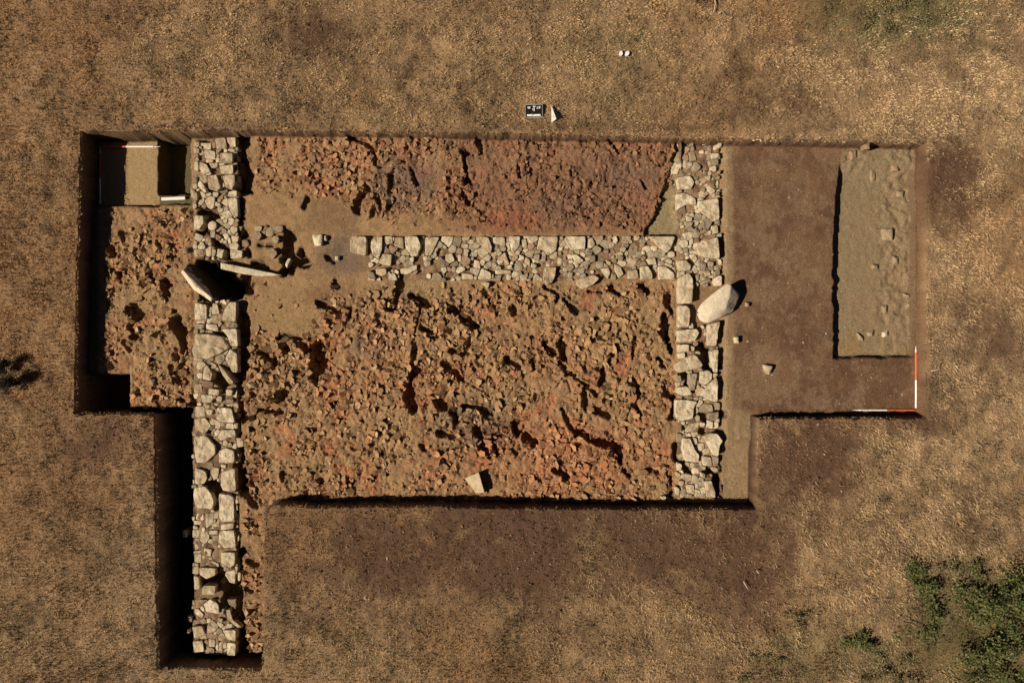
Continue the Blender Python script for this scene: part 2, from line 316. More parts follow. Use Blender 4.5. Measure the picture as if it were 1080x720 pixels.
# ------------------------------------------------------------- dry grass
def blades(name, n, mat, area, hmin, hmax, wid, colfn, lean=1.0, keep=None):
    x = rng.uniform(area[0], area[2], n); y = rng.uniform(area[1], area[3], n)
    cx = np.round(x/.06)*.06; cy = np.round(y/.06)*.06                   # loose tufts
    k = .45*rng.random(n); jx = .05*(fbm(cx, cy, 9, 1, 3)-.5); jy = .05*(fbm(cx, cy, 9, 1, 8)-.5)
    x = x*(1-k)+(cx+jx)*k; y = y*(1-k)+(cy+jy)*k
    s = sdf(x, y, LIPW); ok = (s < .02) & keep(x, y, rng.random(n)); x, y, s = x[ok], y[ok], s[ok]; n = len(x)
    z = np.where(s > -.02, H(x-.0, y)*0-.03, H(x, y))-.004
    patch = fbm(x, y, 3.5, 4, 91)
    L = (hmin+(hmax-hmin)*rng.random(n)**1.6)*(.55+.9*patch)
    a = rng.uniform(0, 2*np.pi, n); t = rng.uniform(.35, 1.4, n)*lean
    t = np.minimum(t, 1.45); dx = np.cos(a)*np.sin(t)*L; dy = np.sin(a)*np.sin(t)*L; dz = np.cos(t)*L
    w = wid*rng.uniform(.6, 1.4, n); wx = -np.sin(a)*w/2; wy = np.cos(a)*w/2
    V = np.empty((n, 4, 3)); V[:, 0] = np.stack([x-wx, y-wy, z], 1); V[:, 1] = np.stack([x+wx, y+wy, z], 1)
    mx = x+dx*.55; my = y+dy*.55; mz = z+dz*.7+.002
    V[:, 2] = np.stack([mx+wx*.8, my+wy*.8, mz], 1); V[:, 3] = np.stack([x+dx, y+dy, z+dz*.85+.003], 1)
    F = np.arange(n*4).reshape(n, 4)[:, [0, 1, 2, 3]]
    c = np.repeat(colfn(x, y, n)[:, None], 4, 1)
    return mesh_np(name, V.reshape(-1, 3), F, mat, c.reshape(-1, 3))
def bcol(x, y, n):
    px, py = x*60+540, 360-y*60
    big = fbm(x, y, .35, 3, 75); med = fbm(x, y, 1.3, 5, 70); r = rng.random(n)
    c = np.ones((n, 3))*np.array([.38,.272,.146]); c = mixc(c, (r < .30)*1., (.29,.185,.10)); c = mixc(c, (r > .85)*1., (.45,.34,.205))
    c = mixc(c, sstep(.42, .68, big)*.7, (.29,.15,.07)); c = mixc(c, sstep(.35, .2, med)*.7, (.15,.09,.05)); c = mixc(c, sstep(820, 1000, px)*.5, (.45,.34,.205)); c = mixc(c, sstep(480, 620, py)*sstep(330, 200, px)*.6, (.42,.33,.22))
    c = mixc(c, dirt(px, py)*.7, (.15,.085,.05)); c = mixc(c, (rng.random(n) < green(px, py))*.85, (.075,.095,.032))
    c = mixc(c, (rng.random(n) < .07)*1., (.19,.17,.075))
    return c*rng.uniform(.85, 1.15, (n, 1))*np.clip(1.12+2.0*(fbm(x, y, 5.0, 2, 99, .6)-.5)+1.7*(fbm(x, y, 1.5, 3, 55, .6)-.5), .4, 1.6)[:, None]
m_grass = attr_mat('dry_grass_blades', 120, .15)
def keepg(x, y, r): return r < (1-.72*dirt(x*60+540, 360-y*60))*np.clip(.9+2.6*(fbm(x, y, 3.2, 4, 57, .65)-.45), .3, 1)
tag(blades('dry_grass', 820000, m_grass, (-9.9, -6.6, 9.9, 6.6), .025, .085, .0065, bcol, 1, keepg), 'short trampled dry grass covering the field all round the trench', 'grass', kind='stuff')

# ------------------------------------------------------------- stones
def stone_mat(name, cols, dust, damt=.5):
    m, t, b = new_mat(name, .9)
    oi = N(t, 'ShaderNodeObjectInfo'); geo = N(t, 'ShaderNodeNewGeometry')
    cr = N(t, 'ShaderNodeValToRGB'); cr.color_ramp.elements[0].color = (*cols[0], 1); cr.color_ramp.elements[1].color = (*cols[-1], 1)
    for i, c in enumerate(cols[1:-1]):
        e = cr.color_ramp.elements.new((i+1)/(len(cols)-1)); e.color = (*c, 1)
    t.links.new(oi.outputs['Random'], cr.inputs[0])
    nz = N(t, 'ShaderNodeTexNoise'); nz.inputs['Scale'].default_value = 7; nz.inputs['Detail'].default_value = 7; nz.inputs['Roughness'].default_value = .65
    t.links.new(geo.outputs['Position'], nz.inputs['Vector'])
    mr = N(t, 'ShaderNodeMapRange'); mr.inputs[1].default_value = .45; mr.inputs[2].default_value = .64; mr.inputs[4].default_value = damt
    t.links.new(nz.outputs[0], mr.inputs[0])
    mx = N(t, 'ShaderNodeMix', data_type='RGBA'); t.links.new(mr.outputs[0], mx.inputs[0]); t.links.new(cr.outputs[0], mx.inputs[6]); mx.inputs[7].default_value = (*dust, 1)
    n2 = N(t, 'ShaderNodeTexNoise'); n2.inputs['Scale'].default_value = 45; n2.inputs['Detail'].default_value = 6
    t.links.new(geo.outputs['Position'], n2.inputs['Vector'])
    m2 = N(t, 'ShaderNodeMapRange'); m2.inputs[1].default_value = .3; m2.inputs[2].default_value = .7; m2.inputs[3].default_value = .78; m2.inputs[4].default_value = 1.15
    t.links.new(n2.outputs[0], m2.inputs[0]); vm = N(t, 'ShaderNodeVectorMath', operation='SCALE')
    t.links.new(mx.outputs[2], vm.inputs[0]); t.links.new(m2.outputs[0], vm.inputs['Scale']); t.links.new(vm.outputs[0], b.inputs['Base Color'])
    bp = N(t, 'ShaderNodeBump'); bp.inputs['Strength'].default_value = .7; bp.inputs['Distance'].default_value = .009
    n3 = N(t, 'ShaderNodeTexNoise'); n3.inputs['Scale'].default_value = 28; n3.inputs['Detail'].default_value = 8; t.links.new(geo.outputs['Position'], n3.inputs['Vector'])
    t.links.new(n3.outputs[0], bp.inputs['Height']); t.links.new(bp.outputs[0], b.inputs['Normal'])
    return m
m_lime = stone_mat('limestone', [(.45,.37,.25),(.53,.45,.315),(.58,.50,.36),(.49,.41,.28),(.40,.31,.20)], (.27,.185,.105), .75)
m_grey = stone_mat('grey_earthy_stone', [(.24,.19,.13),(.33,.275,.19),(.29,.23,.165)], (.18,.125,.075), .7)
m_white = stone_mat('pale_stone', [(.54,.46,.34),(.60,.52,.39)], (.42,.33,.23), .4)
m_pink = stone_mat('brown_stone', [(.26,.165,.10),(.33,.22,.14),(.22,.15,.10)], (.2,.12,.07), .6)
m_dusty = stone_mat('dusty_stone', [(.40,.31,.20),(.46,.37,.25)], (.28,.19,.11), .8)
m_earth = stone_mat('earth_stained_stone', [(.27,.20,.125),(.33,.255,.17),(.24,.17,.11)], (.2,.145,.085), .8)
def poly_area(p): return .5*abs(sum(p[i][0]*p[(i+1) % len(p)][1]-p[(i+1) % len(p)][0]*p[i][1] for i in range(len(p))))
def stone(name, pw, ztop, zbot, mat, seed, tilt=.05, dome=.004, shrink=.004):
    r = random.Random(seed); pw = np.array(pw, float)
    a = sum(pw[i][0]*pw[(i+1) % len(pw)][1]-pw[(i+1) % len(pw)][0]*pw[i][1] for i in range(len(pw)))
    if a < 0: pw = pw[::-1]
    n = len(pw); q = []
    for i in range(n):                                    # one corner-cutting pass
        a_, b_ = pw[i], pw[(i+1) % n]; q += [a_*.92+b_*.08, a_*.08+b_*.92]
    q = np.array(q); seg = np.linalg.norm(np.roll(q, -1, 0)-q, axis=1); per = seg.sum(); m = int(min(46, max(12, per/.022)))
    cum = np.concatenate([[0], np.cumsum(seg)]); out = []
    for k in range(m):
        s = per*k/m; i = int(np.searchsorted(cum, s, 'right')-1); i = min(i, len(q)-1); t = (s-cum[i])/max(seg[i], 1e-9)
        out.append(q[i]*(1-t)+q[(i+1) % len(q)]*t)
    ring = np.array(out); c = ring.mean(0); size = math.sqrt(poly_area(ring))
    ring = c+(ring-c)*(1-shrink/max(size, .04)*2)
    sx, sy = r.uniform(-tilt, tilt), r.uniform(-tilt, tilt); off = r.uniform(0, 50)
    h = ztop-zbot
    prof = [(1.0, -h), (1.0, -h*.45), (1.0, -.018), (.985, -.005), (.94, -.0), (.68, .0), (.42, 0), (.18, 0)]
    V = []; F = []
    for li, (k, dz) in enumerate(prof):
        p = c+(ring-c)*k
        ang = fbm(p[:, 0]+off, p[:, 1]-off, 9, 3, 4)-.5
        if li <= 2: p = c+(p-c)*(1+(ang*.16)[:, None])
        zz = ztop+dz+(p[:, 0]-c[0])*sx+(p[:, 1]-c[1])*sy
        if li == 0: zz = np.full(m, zbot)
        else: zz = zz+(fbm(p[:, 0]+off, p[:, 1]+off, 11, 3, 2)-.5)*.05*min(1, size/.25)+dome*(1-k*k)
        V += [(p[i][0], p[i][1], zz[i]) for i in range(m)]
    V.append((c[0], c[1], ztop+dome+(fbm(c[0]+off, c[1]+off, 11, 3, 2)-.5)*.05*min(1, size/.25)))
    for l in range(len(prof)-1):
        for i in range(m):
            j = (i+1) % m; F.append((l*m+i, l*m+j, (l+1)*m+j, (l+1)*m+i))
    l = len(prof)-1
    for i in range(m): F.append((l*m+i, l*m+(i+1) % m, len(V)-1))
    F.append(tuple(reversed(range(m))))
    o = mesh_np(name, V, F, mat); origin_to(o, (c[0], c[1], zbot)); return o

# traced blocks; coordinates are plan units (1/60 m at turf level)
LW = '''227,146 238,145 239,157 228,157|239,145 249,145 249,155 243,155 239,149|240,157 248,157 248,160 240,159.5|231.5,161 245.5,161 245.5,172 232,172|230.5,174.5 246,173.5 246.5,183.5 233,183|234,185 248,184 248,195 244.5,200 238,198|218,185.5 228,183.5 233,198 229,202 220,199|215,158 227,159 227,169 216,167|204,154.5 210.5,157 210,162 204,162|204.5,170 209,170 209,181 204.5,181|210,170 218,173 222,181 214,184.5 210,178|220,172 230,172 229,177 222,178|203,186 208,187 208,193 203,193|201,197 208,204 208,212 201,208|207,187 213,192 219,203 216,204 208,196|224,202 231,203 229,208 224,207|241,202 250,200.5 250,207 239,207|240,208.5 250.5,208.5 251,228 247,231 241,219|227,212 233,215 233,219 226,217|204,227 214,227 215,235 210,242 204,242|206,245 215,249 210,257 205,252|221,243 227,243 227,251 222,251|243,248 253,249 251,255 244,256|217,258 223,259 223,272 217,270|204,263 214,263 214,270 205,271|242,263 256,264 256,272 243,273|229,262 237,263 234,273 227,270|205,319 218,321 218,337 205,338|224,319 229,320 232,331 223,332|242,318 249.5,318 248.5,339 234,337 235.5,328|205.5,341 215.5,342 214,347 205.5,347|205,352 220,352 234,355 241,367 232,373 218,379.5 204,375 202,369 205.5,362|233,347 250,346 251,366 243,365 239,353|217,341 229,342 231,350 217,347|243,367 250.5,373 251,393 245,393 237,378|215,388 219,384 224,395 222,402 213,400|228,383 231,385 248,404 243,406 234,395|220,409 232,411 231,417 219,416|204,405 212,404 214,413 205,415|238,410 246,411 244,418 238,417'''
LS = '''205.5,428 215.5,428 217,439 205.5,440|217,431 225.5,432 223,438 218,437|229,429 244.5,430 248,446 234.5,445 228,442|204.5,442 217,440 223,449 216,458 205.5,452|233,453 248,453 249,461 242,461 233,465 229,462|204.5,460 217,459 228,470 227,479 217,488 207,488 204.5,477|249,461 257,462 257,471 250,472|230,475.5 238,472 247,475 248,488 231,488|218,489 224,487 225.5,493 220,497|224,492 231.5,493 230,504 225.5,507 222,500|233,489 239,490 238,494 233,493|205.5,492 217,497 219,504 215.5,510 205.5,511|233,498 248,493 249,518 234.5,518 232,512|204.5,514.5 215.5,512 223,520 226.5,529 224.5,537 207,535.5 203,524.5|231,520 242,521 247,524.5 247,549 234.5,551 230.5,545|207,541 215.5,541 215.5,549 205.5,548|217,541 226,540 224.5,552 217,558|232,553 247,551 247,557 233,559|231,560 247,558 249,577 236,578 230,571|233,582 248,582 248,595.5 242,599 233,593|222,590 231,594 231,599 223,597|210,598 228,599 228,606 217,611 210,606|238,602 248,600 248,615.5 242,614 237,606|204.5,606 210,608 211,621 204.5,622|192,559 196,561 196,567 193,567|203,558 211,558 211,567 203,567|221,559 230,559 229,564 220,563|251,602 254.5,603 253,613 250.5,613|214,617 228,617 227,627 212,627|214,637 222,631 231,637 232,647 217,645|204.5,642 209,641 215.5,648 213,652 205.5,647|219,658 224.5,653 231,660 227,665.5 218,668|202,660 213,660 217,669 204.5,673|234,664 249,664 249,676 239,674|239,677 249,677.5 248,692 239,691|203,675.5 214,674.5 215.5,687 204.5,689|219,673 227,674 227,682 221,682|229,651 235.5,652 234.5,657 229,654|238,642 242,642 243,651 255.5,662 253,664 240,653|231,675.5 235.5,675.5 234.5,690 231,690|197,649 202,650 203,655.5 198,655.5|197,663 200,665 200,668 197,668|205,570 213,571 212,580 205,580|215,577 224,579 222,587 214,585|205,583 213,584 212,594 205,593'''
MW = '''369,249 386.7,249 386.7,270 369,266|391,254.5 395,249 403.5,249 403,264 399,274 393,269 390.5,261|405,249 413.5,249 414.5,256.5 407.5,258.5 405,252.5|403.5,267 413.5,268 412.5,281 399,278|416.5,249.7 425,249.7 426,263 415.5,259.5|426.5,248.7 440.5,248.7 444.5,259.5 440.5,270 434,271 427.5,262|417.5,265 423,266 422,271 418,270|396,283 407.5,283 408.5,289.5 402,291.5 396,288.5|388,284.5 394,287.5 397,294.5 388,291.5|422,283.5 440,279 440.5,284 430,289.5 422,288.5|448,249.7 464,249.7 459.5,259.5 454.5,270 448,269|466,249 479,249 477,256.5 473,261.5 464.5,254.5|470,268 477,267 480,275 474,278 469,274|486.5,249.7 496.5,249 494.5,253.5 487.5,254.5|486.5,256.5 494.5,257.5 493.5,262.5 486.5,261.5|502,249 515,249.7 519.5,260.5 518,268 510,261.5 502,254.5|508,282 518,287.5 519,294.5 503,294.5|482,268 486,268 487,276 483,276|486.5,287.5 499,289.5 500,294.5 486.5,294.5|500,273 506,275 507,284 499,282|521,290.5 529.5,289.5 527.5,298 521,294.5|512,297 517,298 515,304 506,298|536,249 549,249 548,259.5 543,266 539.5,265|520,249.7 532.5,249.7 533.5,260 520,256.5|524,273 532.5,265 537.5,279 535.5,280 530.5,274|568.5,249 589,249 587,264 578,270 573.5,264 565.5,263|563,268 569.5,268 568.5,275 563,273|595,252 598,249 618,249 618,256.5 617.5,262.5 603,264 598,258|573.5,282 587,281 586,290.5 583,297.5 576.5,302 572.5,294.5|588,259.5 595,260.5 592,265 587,264|554,270 559,274 559,281 553,277|560,277 566.5,279 565.5,283 560,282|557,286.5 563,288.5 562,293.5 557,293.5|522,284 539.5,285 539.5,288.5 522,289|619.5,252 624.5,249.5 628,257.5 624.5,262 619.5,261.5|602,268 608,268 616.5,275 610.5,279 606,275|611.5,264.5 617.5,267 617.5,272 611.5,269|620.5,269 628,269 628,276 623,277|608,295 627,289.5 633,293.5 625,301 614.5,305 608,300|633,283 642,282 644,287.5 641,294.5|647.5,277 654.5,281 658,289.5 652.5,293.5 647.5,283|644.5,288 650,289 650,295.5 644.5,294.5|636,263 642,263 642,268 638,267|639,274 644.5,276 644.5,281 640,279|662,284.5 672,284 674,294 662,294|675,281 683.5,280 688.5,288.5 688.5,294.5 676,294.5|681,273 691,271 693,279 684,279|651.5,269 658,270 657,275 651.5,274|682,249 713,249 708,262 704,267 697.5,263 690.5,254.5|699.5,275 706,272 710,276 708,279|693.5,281 701,280 712,288.5 712,294.5 694.5,294.5|588,271 594,272 593,280 588,279|550,252 555,252 556,262 551,262'''
RW = '''713,275 724,274 729.5,280 728,285 716,286|715,293 727,287 731,293 731.5,302 730,320 715,320|715,321.5 725,322 728.5,326 727,344.5 715,345.5|714,348 735,346.5 738,351 733,360 715,361|746,342 760,338 758,347 756,365 746,365|735,262 740,253 758,250 759.5,273 745,272 737,269|726,269 732,267 736,273 733,277|727,279 734,280 737,287 733,289|733,290 738,289 737,297 733,296|738,298 748,293 751,296 740,301|753,287 759.5,282 760,289 753,293|736,212 758,208.5 759.5,231 752,234 743,227 736,219|723,217 732,218 733,224 724,224|732,225.5 740.5,225.5 739.5,232 733,232|723,227 730.5,229 729.5,234 724,233|713,231 717,232 718,242 714,242|740.5,247 746,244.5 750.5,249 742,251|714,187 728,185 733,192 729.5,199.5 716,199.5|713,204 724,203 734,209.5 735,216 723,216 714,221.5|707,174 713,170.5 717,177 715,184 708,183|749.5,168 758,167 758,174 751.5,175|739.5,154 747,152 748,159.5 739.5,158|749.5,154 757,152 758,161.5 750.5,161.5|741.5,179.5 746,180.5 746,185 741.5,184|736,189.5 743,186 746,189.5 743,194|749.5,191.5 758,189.5 758,199.5 751.5,198|754,203 759,202 759,206 754.5,206|719.5,149.5 727,150.5 727,155 720.5,154|726,160.5 733,159.5 735,169.5 727,170.5|730.5,179.5 736,182 736,186 729.5,185|740.5,169.5 746,169.5 745,174 740.5,173|728,364 733,366 732,370.5 728,369.5|715,363 727,363 727,371 716,372|750.5,369.5 758,367 757,393 753,393 751,383|711,384 718,379.5 732,373 736,376 742,385 738,388 717,393 712,390.5|713,396 718,395.5 719,403 714.5,403|727,394 736,393 734,403 733,412 726,412|738,391.5 748,390 752,394 751,401 744,406 738,404|746,407 756,397 757.5,402 757,424 749,422 738,417|714,408 725,407 731,416 720.5,418 713,414|712.5,421 726,421.5 736,423 732.5,430 731,441.5 718,444 713,441 712,431|721.5,455 727.5,446 737.5,445 739,451.5 732.5,455 723,456|746.5,442.5 753,445 751.5,452.5 745,451|741.5,425 751.5,426.5 753,434 738,435 736.5,431|741.5,460.5 748,456 757,457 763,465 759.5,469.5 758,481.5 753,480.5 745,466|736,467.5 743,467 743.5,472 739,476 731.5,473|719.5,461.5 728,461.5 733,474 738,480 737,488 724,487 719.5,477|738,497 744,499.5 744,505 739.5,503|743,507 750.5,506 755,519.5 755,525 745,524|713,497 718,499.5 717,503 713,502|716,506 722,507 720.5,513 716,512|712,512 717,515 717,523 713,522|723,510.5 732,510.5 733,522 724,519.5|697,523 703,523 702,527 698,527|740,480 750,482 752,492 741,491|747,275 753,276 752,282 747,281|739,276 745,278 744,286 739,285|742,286 748,285 750,290 744,292|720,168 725,170 724,178 719,176|737,236 741,236 741,242 737,243|750,238 757,237 758,246 751,247'''
GR = '''328,247 340,247 340,259 332,260|342,248 345,248 345,254 342,254|353,270 358,270 358,275 353,275|261,403 271,403 271,409 262,409|774,355 779,355 780,362 775,362|805,384 815.5,386 811,395.5 807,392|916,180 924,179 925,194 919,194|940,173 948,174 947,181 941,181|945,201 953,202 953,209 946,207|930,350 937,347 937,354 931,356|914,350 922,348 920,355 916,355|929,322 935,322 936,331 932,331|956,319 961,320 960,325 956,325|903,350 912,356 911,360 906,358|919,279 927,279 927,284 920,284|941,270 948,271 948,280 942,279|952,309 960,311 959,314 953,313|930,241 941,241 941,254 931,253|158,290 164,290 163,294 158,294|134,327 138,326 139,333 135,334|157,398 164,400 163,407 158,407|192,262 198,261 199,267 193,268|895,160 903,158 905,166 898,170|911,152 918,150 917,158 911,158|786,318 791,319 790,324 786,323'''
def parse(s): return [[tuple(float(v) for v in p.split(',')) for p in r.split()] for r in s.split('|')]
ALL = []
def shape_word(p, a):
    q = np.array(p); c = q-q.mean(0); ev = np.linalg.eigvalsh(c.T@c); r = math.sqrt(ev[1]/max(ev[0], 1e-6))
    if r > 2.2: return 'elongated'
    if r > 1.45: return 'oblong'
    return 'squarish' if len(p) == 4 else 'angular'
def size_word(a): return 'big' if a > 300 else 'middling' if a > 130 else 'small' if a > 45 else 'tiny'
def ordw(i): return ['first', 'second', 'third', 'fourth', 'fifth', 'sixth', 'seventh', 'eighth', 'ninth', 'tenth', 'eleventh', 'twelfth', 'thirteenth', 'fourteenth', 'fifteenth', 'sixteenth'][i]
def place_str(wall, cx, cy):
    if wall == 'L':
        part = 'upper left wall above leaning slab' if cy < 275 else 'left wall just below leaning slab' if cy < 380 else 'left wall by the west trench'
        return part, ('on room side' if cx > 228 else 'on outer side')
    if wall == 'S':
        part = 'left wall at trench corner' if cy < 500 else 'south arm of left wall' if cy < 600 else 'bottom end of left wall'
        return part, ('on right face' if cx > 228 else 'on left face')
    if wall == 'M':
        part = 'left third of cross wall' if cx < 480 else 'middle of cross wall' if cx < 600 else 'right third of cross wall'
        return part, ('in upper row' if cy < 267 else 'in lower half')
    part = 'right wall above cross wall' if cy < 248 else 'right wall by great boulder' if cy < 345 else 'right wall below great boulder' if cy < 440 else 'bottom end of right wall'
    return part, ('on inner face' if cx < 737 else 'on outer face')
cnt = 0
for wall, s in (('L', LW), ('S', LS), ('M', MW), ('R', RW)):
    for p in parse(s):
        a = poly_area(p); q = np.array(p); cx, cy = q.mean(0); cnt += 1
        z = {'L': -.21, 'S': -.325, 'M': -.245, 'R': -.225}[wall]
        if wall == 'L' and cy < 205: z = -.15
        if wall == 'R' and cy < 248: z = -.27
        if wall == 'L' and 235 < cy < 280: z = -.26
        z += rnd.uniform(-.025, .025) if a > 130 else rnd.uniform(-.06, .0)
        edge_r = wall == 'R' and cx > 745 and cy > 330 and cy < 430
        if edge_r: z = -.22
        mat = m_lime if (a > 60 or rnd.random() < .6) else m_grey
        tonew = 'cream'
        if wall == 'R' and (int(cx), int(cy)) in ((731, 402), (727, 475), (744, 430)): mat = m_grey
        if wall == 'S' and int(cy) == 437 and cx > 228: mat = m_grey
        if wall == 'R' and cy < 186 and a < 110 and rnd.random() < .4: mat = m_grey
        if mat is m_grey: tonew = 'brownish'
        zb = float(H(*P(cx, cy, z)))-.06
        zb = min(zb, z-.12)
        o = stone('wall_stone', PP(p, z), z, zb, mat, cnt, .04 if a > 130 else .15)
        ALL.append((o, wall, cx, cy, a, tonew, shape_word(p, a), p))
# loose stones on the floors
LOOSE_LABELS = {0:'rounded cream stone beside the brown patch left of the cross wall',1:'tiny pale stone right of the rounded cream one near the cross wall',2:'tiny whitish stone among dark hollows left of the cross wall',3:'pinkish pale stone in rubble just right of the left wall',
4:'small white stone on brown silt below the great boulder',5:'pale stone alone on brown silt right of the right wall',6:'flat rounded stone near the top of the sunken right hand plot',7:'brown stone at upper right of the sunken right hand plot',8:'pale brown stone close to the upper right edge of the sunken plot',9:'whitest stone near the lower end of the sunken plot',
10:'brownish stone left of the white one low in the sunken plot',11:'stone half buried above the white one in the sunken plot',12:'small pale stone against the right side of the sunken plot',13:'long sloping stone at lower left of the sunken plot',14:'pale flat stone in the middle of the sunken plot',15:'upright oval stone right of centre in the sunken plot',
16:'flat elongated stone by the right edge of the sunken plot',17:'largest half buried stone in the sunken plot',18:'pale stone beside the dark hollow of the west trench',19:'whitish stone left of a small black hole in the west trench',20:'cream stone low in the west trench rubble',21:'pale stone at right side of west trench above the leaning slab',
22:'brown stone in the top left corner of the sunken plot',23:'flat brown stone at the top edge of the sunken plot',24:'brown pebble on silt right of the great boulder'}
for i, p in enumerate(parse(GR)):
    q = np.array(p); cx, cy = q.mean(0); w = P(cx, cy, -.33); g0 = float(H(*w))
    hh = .07 if i in (4, 9, 0, 5) else .045
    if i > 5 and cx > 880: hh = .028
    z = g0+hh
    mt = m_lime if i in (1, 2, 4, 9, 19) else m_lime if i in (0, 5, 18) else m_earth if i not in (7, 22, 23, 24) else m_pink
    o = stone('field_stone', PP(p, z), z, z-.12, mt, 900+i, .28, .03, .002)
    tag(o, LOOSE_LABELS[i], 'stone', 'loose stones on the trench floors')

# the great boulder, the leaning slab, the long slab, the standing stone, the white slab
import bmesh
def hull(name, pts, mat, seed, sub=3, amp=.012, bev=.02):
    bm = bmesh.new()
    for p in pts: bm.verts.new(p)
    r = bmesh.ops.convex_hull(bm, input=bm.verts[:])
    junk = [g for g in r['geom_interior'] if isinstance(g, bmesh.types.BMVert)]
    if junk: bmesh.ops.delete(bm, geom=junk, context='VERTS')
    bmesh.ops.dissolve_limit(bm, angle_limit=.08, verts=bm.verts[:], edges=bm.edges[:])
    bmesh.ops.bevel(bm, geom=bm.edges[:]+bm.verts[:], offset=bev, segments=2, affect='EDGES', profile=.6)
    bmesh.ops.triangulate(bm, faces=bm.faces[:])
    for _ in range(sub):
        long = [e for e in bm.edges if e.calc_length() > .035]
        if not long: break
        bmesh.ops.subdivide_edges(bm, edges=long, cuts=1); bmesh.ops.triangulate(bm, faces=bm.faces[:])
    bm.normal_update()
    for v in bm.verts:
        n = float(fbm(v.co.x*1+v.co.z*.7+seed, v.co.y+v.co.z*.5, 7, 4, seed))-.5
        v.co += v.normal*n*amp*2
    me = bpy.data.meshes.new(name); bm.to_mesh(me); bm.free(); me.materials.append(mat)
    me.polygons.foreach_set('use_smooth', np.ones(len(me.polygons), bool))
    o = bpy.data.objects.new(name, me); COL.objects.link(o)
    q = np.array(pts); origin_to(o, (q[:, 0].mean(), q[:, 1].mean(), q[:, 2].min())); return o
def pz(l): return [(*P(a, b, z), z) for a, b, z in l]
BB = pz([(734,329,-.12),(736,325,-.06),(744,315,-.03),(757,305,.0),(768,298,.02),(771,300,.03),(769,314,.05),(765,325,.02),(772,328,-.14),(777,321,-.16),(781,311,-.13),(772,329,-.2),
  (760,335,-.10),(746,341,-.12),(738,339,-.14),(750,330,.0),(748,322,.02),(739,333,-.42),(752,312,-.42),(768,304,-.42),(774,312,-.42),(766,326,-.42),(748,336,-.42)])
tag(hull('boulder', BB, m_white, 3, 4, .014, .03), 'great pale boulder tilted across the right wall with a black shadow beside it', 'boulder')
m_slab = stone_mat('slab_stone', [(.58,.48,.34),(.62,.53,.38)], (.40,.31,.2), .35)
def lean(px, py, z, k): a_, b_ = P(px, py, 0); return (a_+.67*k, b_+.75*k, z)
LB = [lean(190.5,287,.0,0), lean(204,306,-.01,0), lean(222,318,-.03,0), lean(191.5,286.5,.02,.045), lean(204,305,.03,.075), lean(222,317,.0,.05), (*P(203,279,-.2), -.2),
      lean(194,288,-.75,.06), lean(222,317,-.75,.06), lean(194,288,-.72,.13), lean(220,314,-.72,.13)]
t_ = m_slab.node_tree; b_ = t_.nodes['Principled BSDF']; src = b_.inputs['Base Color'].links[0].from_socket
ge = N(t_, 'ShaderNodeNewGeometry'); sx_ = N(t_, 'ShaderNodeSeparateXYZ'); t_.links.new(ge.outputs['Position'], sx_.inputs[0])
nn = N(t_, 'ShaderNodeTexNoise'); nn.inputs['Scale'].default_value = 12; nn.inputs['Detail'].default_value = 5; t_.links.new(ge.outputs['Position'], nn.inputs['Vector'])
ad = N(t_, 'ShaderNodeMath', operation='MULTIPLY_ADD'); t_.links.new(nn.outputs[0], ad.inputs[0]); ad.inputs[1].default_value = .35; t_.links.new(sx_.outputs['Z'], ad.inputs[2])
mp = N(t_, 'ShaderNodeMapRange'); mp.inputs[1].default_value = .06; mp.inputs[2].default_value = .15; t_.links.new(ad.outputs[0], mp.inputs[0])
mm = N(t_, 'ShaderNodeMix', data_type='RGBA'); mm.inputs[6].default_value = (.055, .04, .028, 1); t_.links.new(mp.outputs[0], mm.inputs[0]); t_.links.new(src, mm.inputs[7]); t_.links.new(mm.outputs[2], b_.inputs['Base Color'])  # slab painted dark below its top edge, as shade on its far face
tag(hull('leaning_slab', LB, m_slab, 8, 4, .008, .010), 'leaning stone slab with a bright lower left edge and black hollow behind it', 'slab')
LG = pz([(233,277,-.2),(258,283,-.22),(286,287.5,-.25),(298,290.5,-.27),(274,291.5,-.26),(252,288.5,-.23),(233,283.5,-.21),(233,277,-.4),(298,290,-.4),(233,283,-.4),(274,291,-.4)])
tag(hull('long_slab', LG, m_lime, 5, 4, .008, .012), 'long thin pale slab pointing right from the leaning slab into the room', 'slab')
SS = pz([(301,278,-.30),(304,272.5,-.27),(307,272.5,-.28),(303,281,-.33),(302,284,-.5),(309,275,-.55),(305,283,-.55),(300,281,-.5)])
tag(hull('upright_stone', SS, m_white, 6, 3, .005, .008), 'pale stone standing in the blackest hole left of the cross wall', 'stone')
WS = pz([(490,504,-.30),(505,498,-.20),(508,508,-.19),(511,519,-.24),(502,520,-.29),(491,504,-.4),(505,499,-.4),(511,519,-.4),(502,520,-.4)])
tag(hull('pale_slab', WS, m_dusty, 7, 3, .006, .01), 'triangular pale slab near the bottom edge of the big room', 'slab')

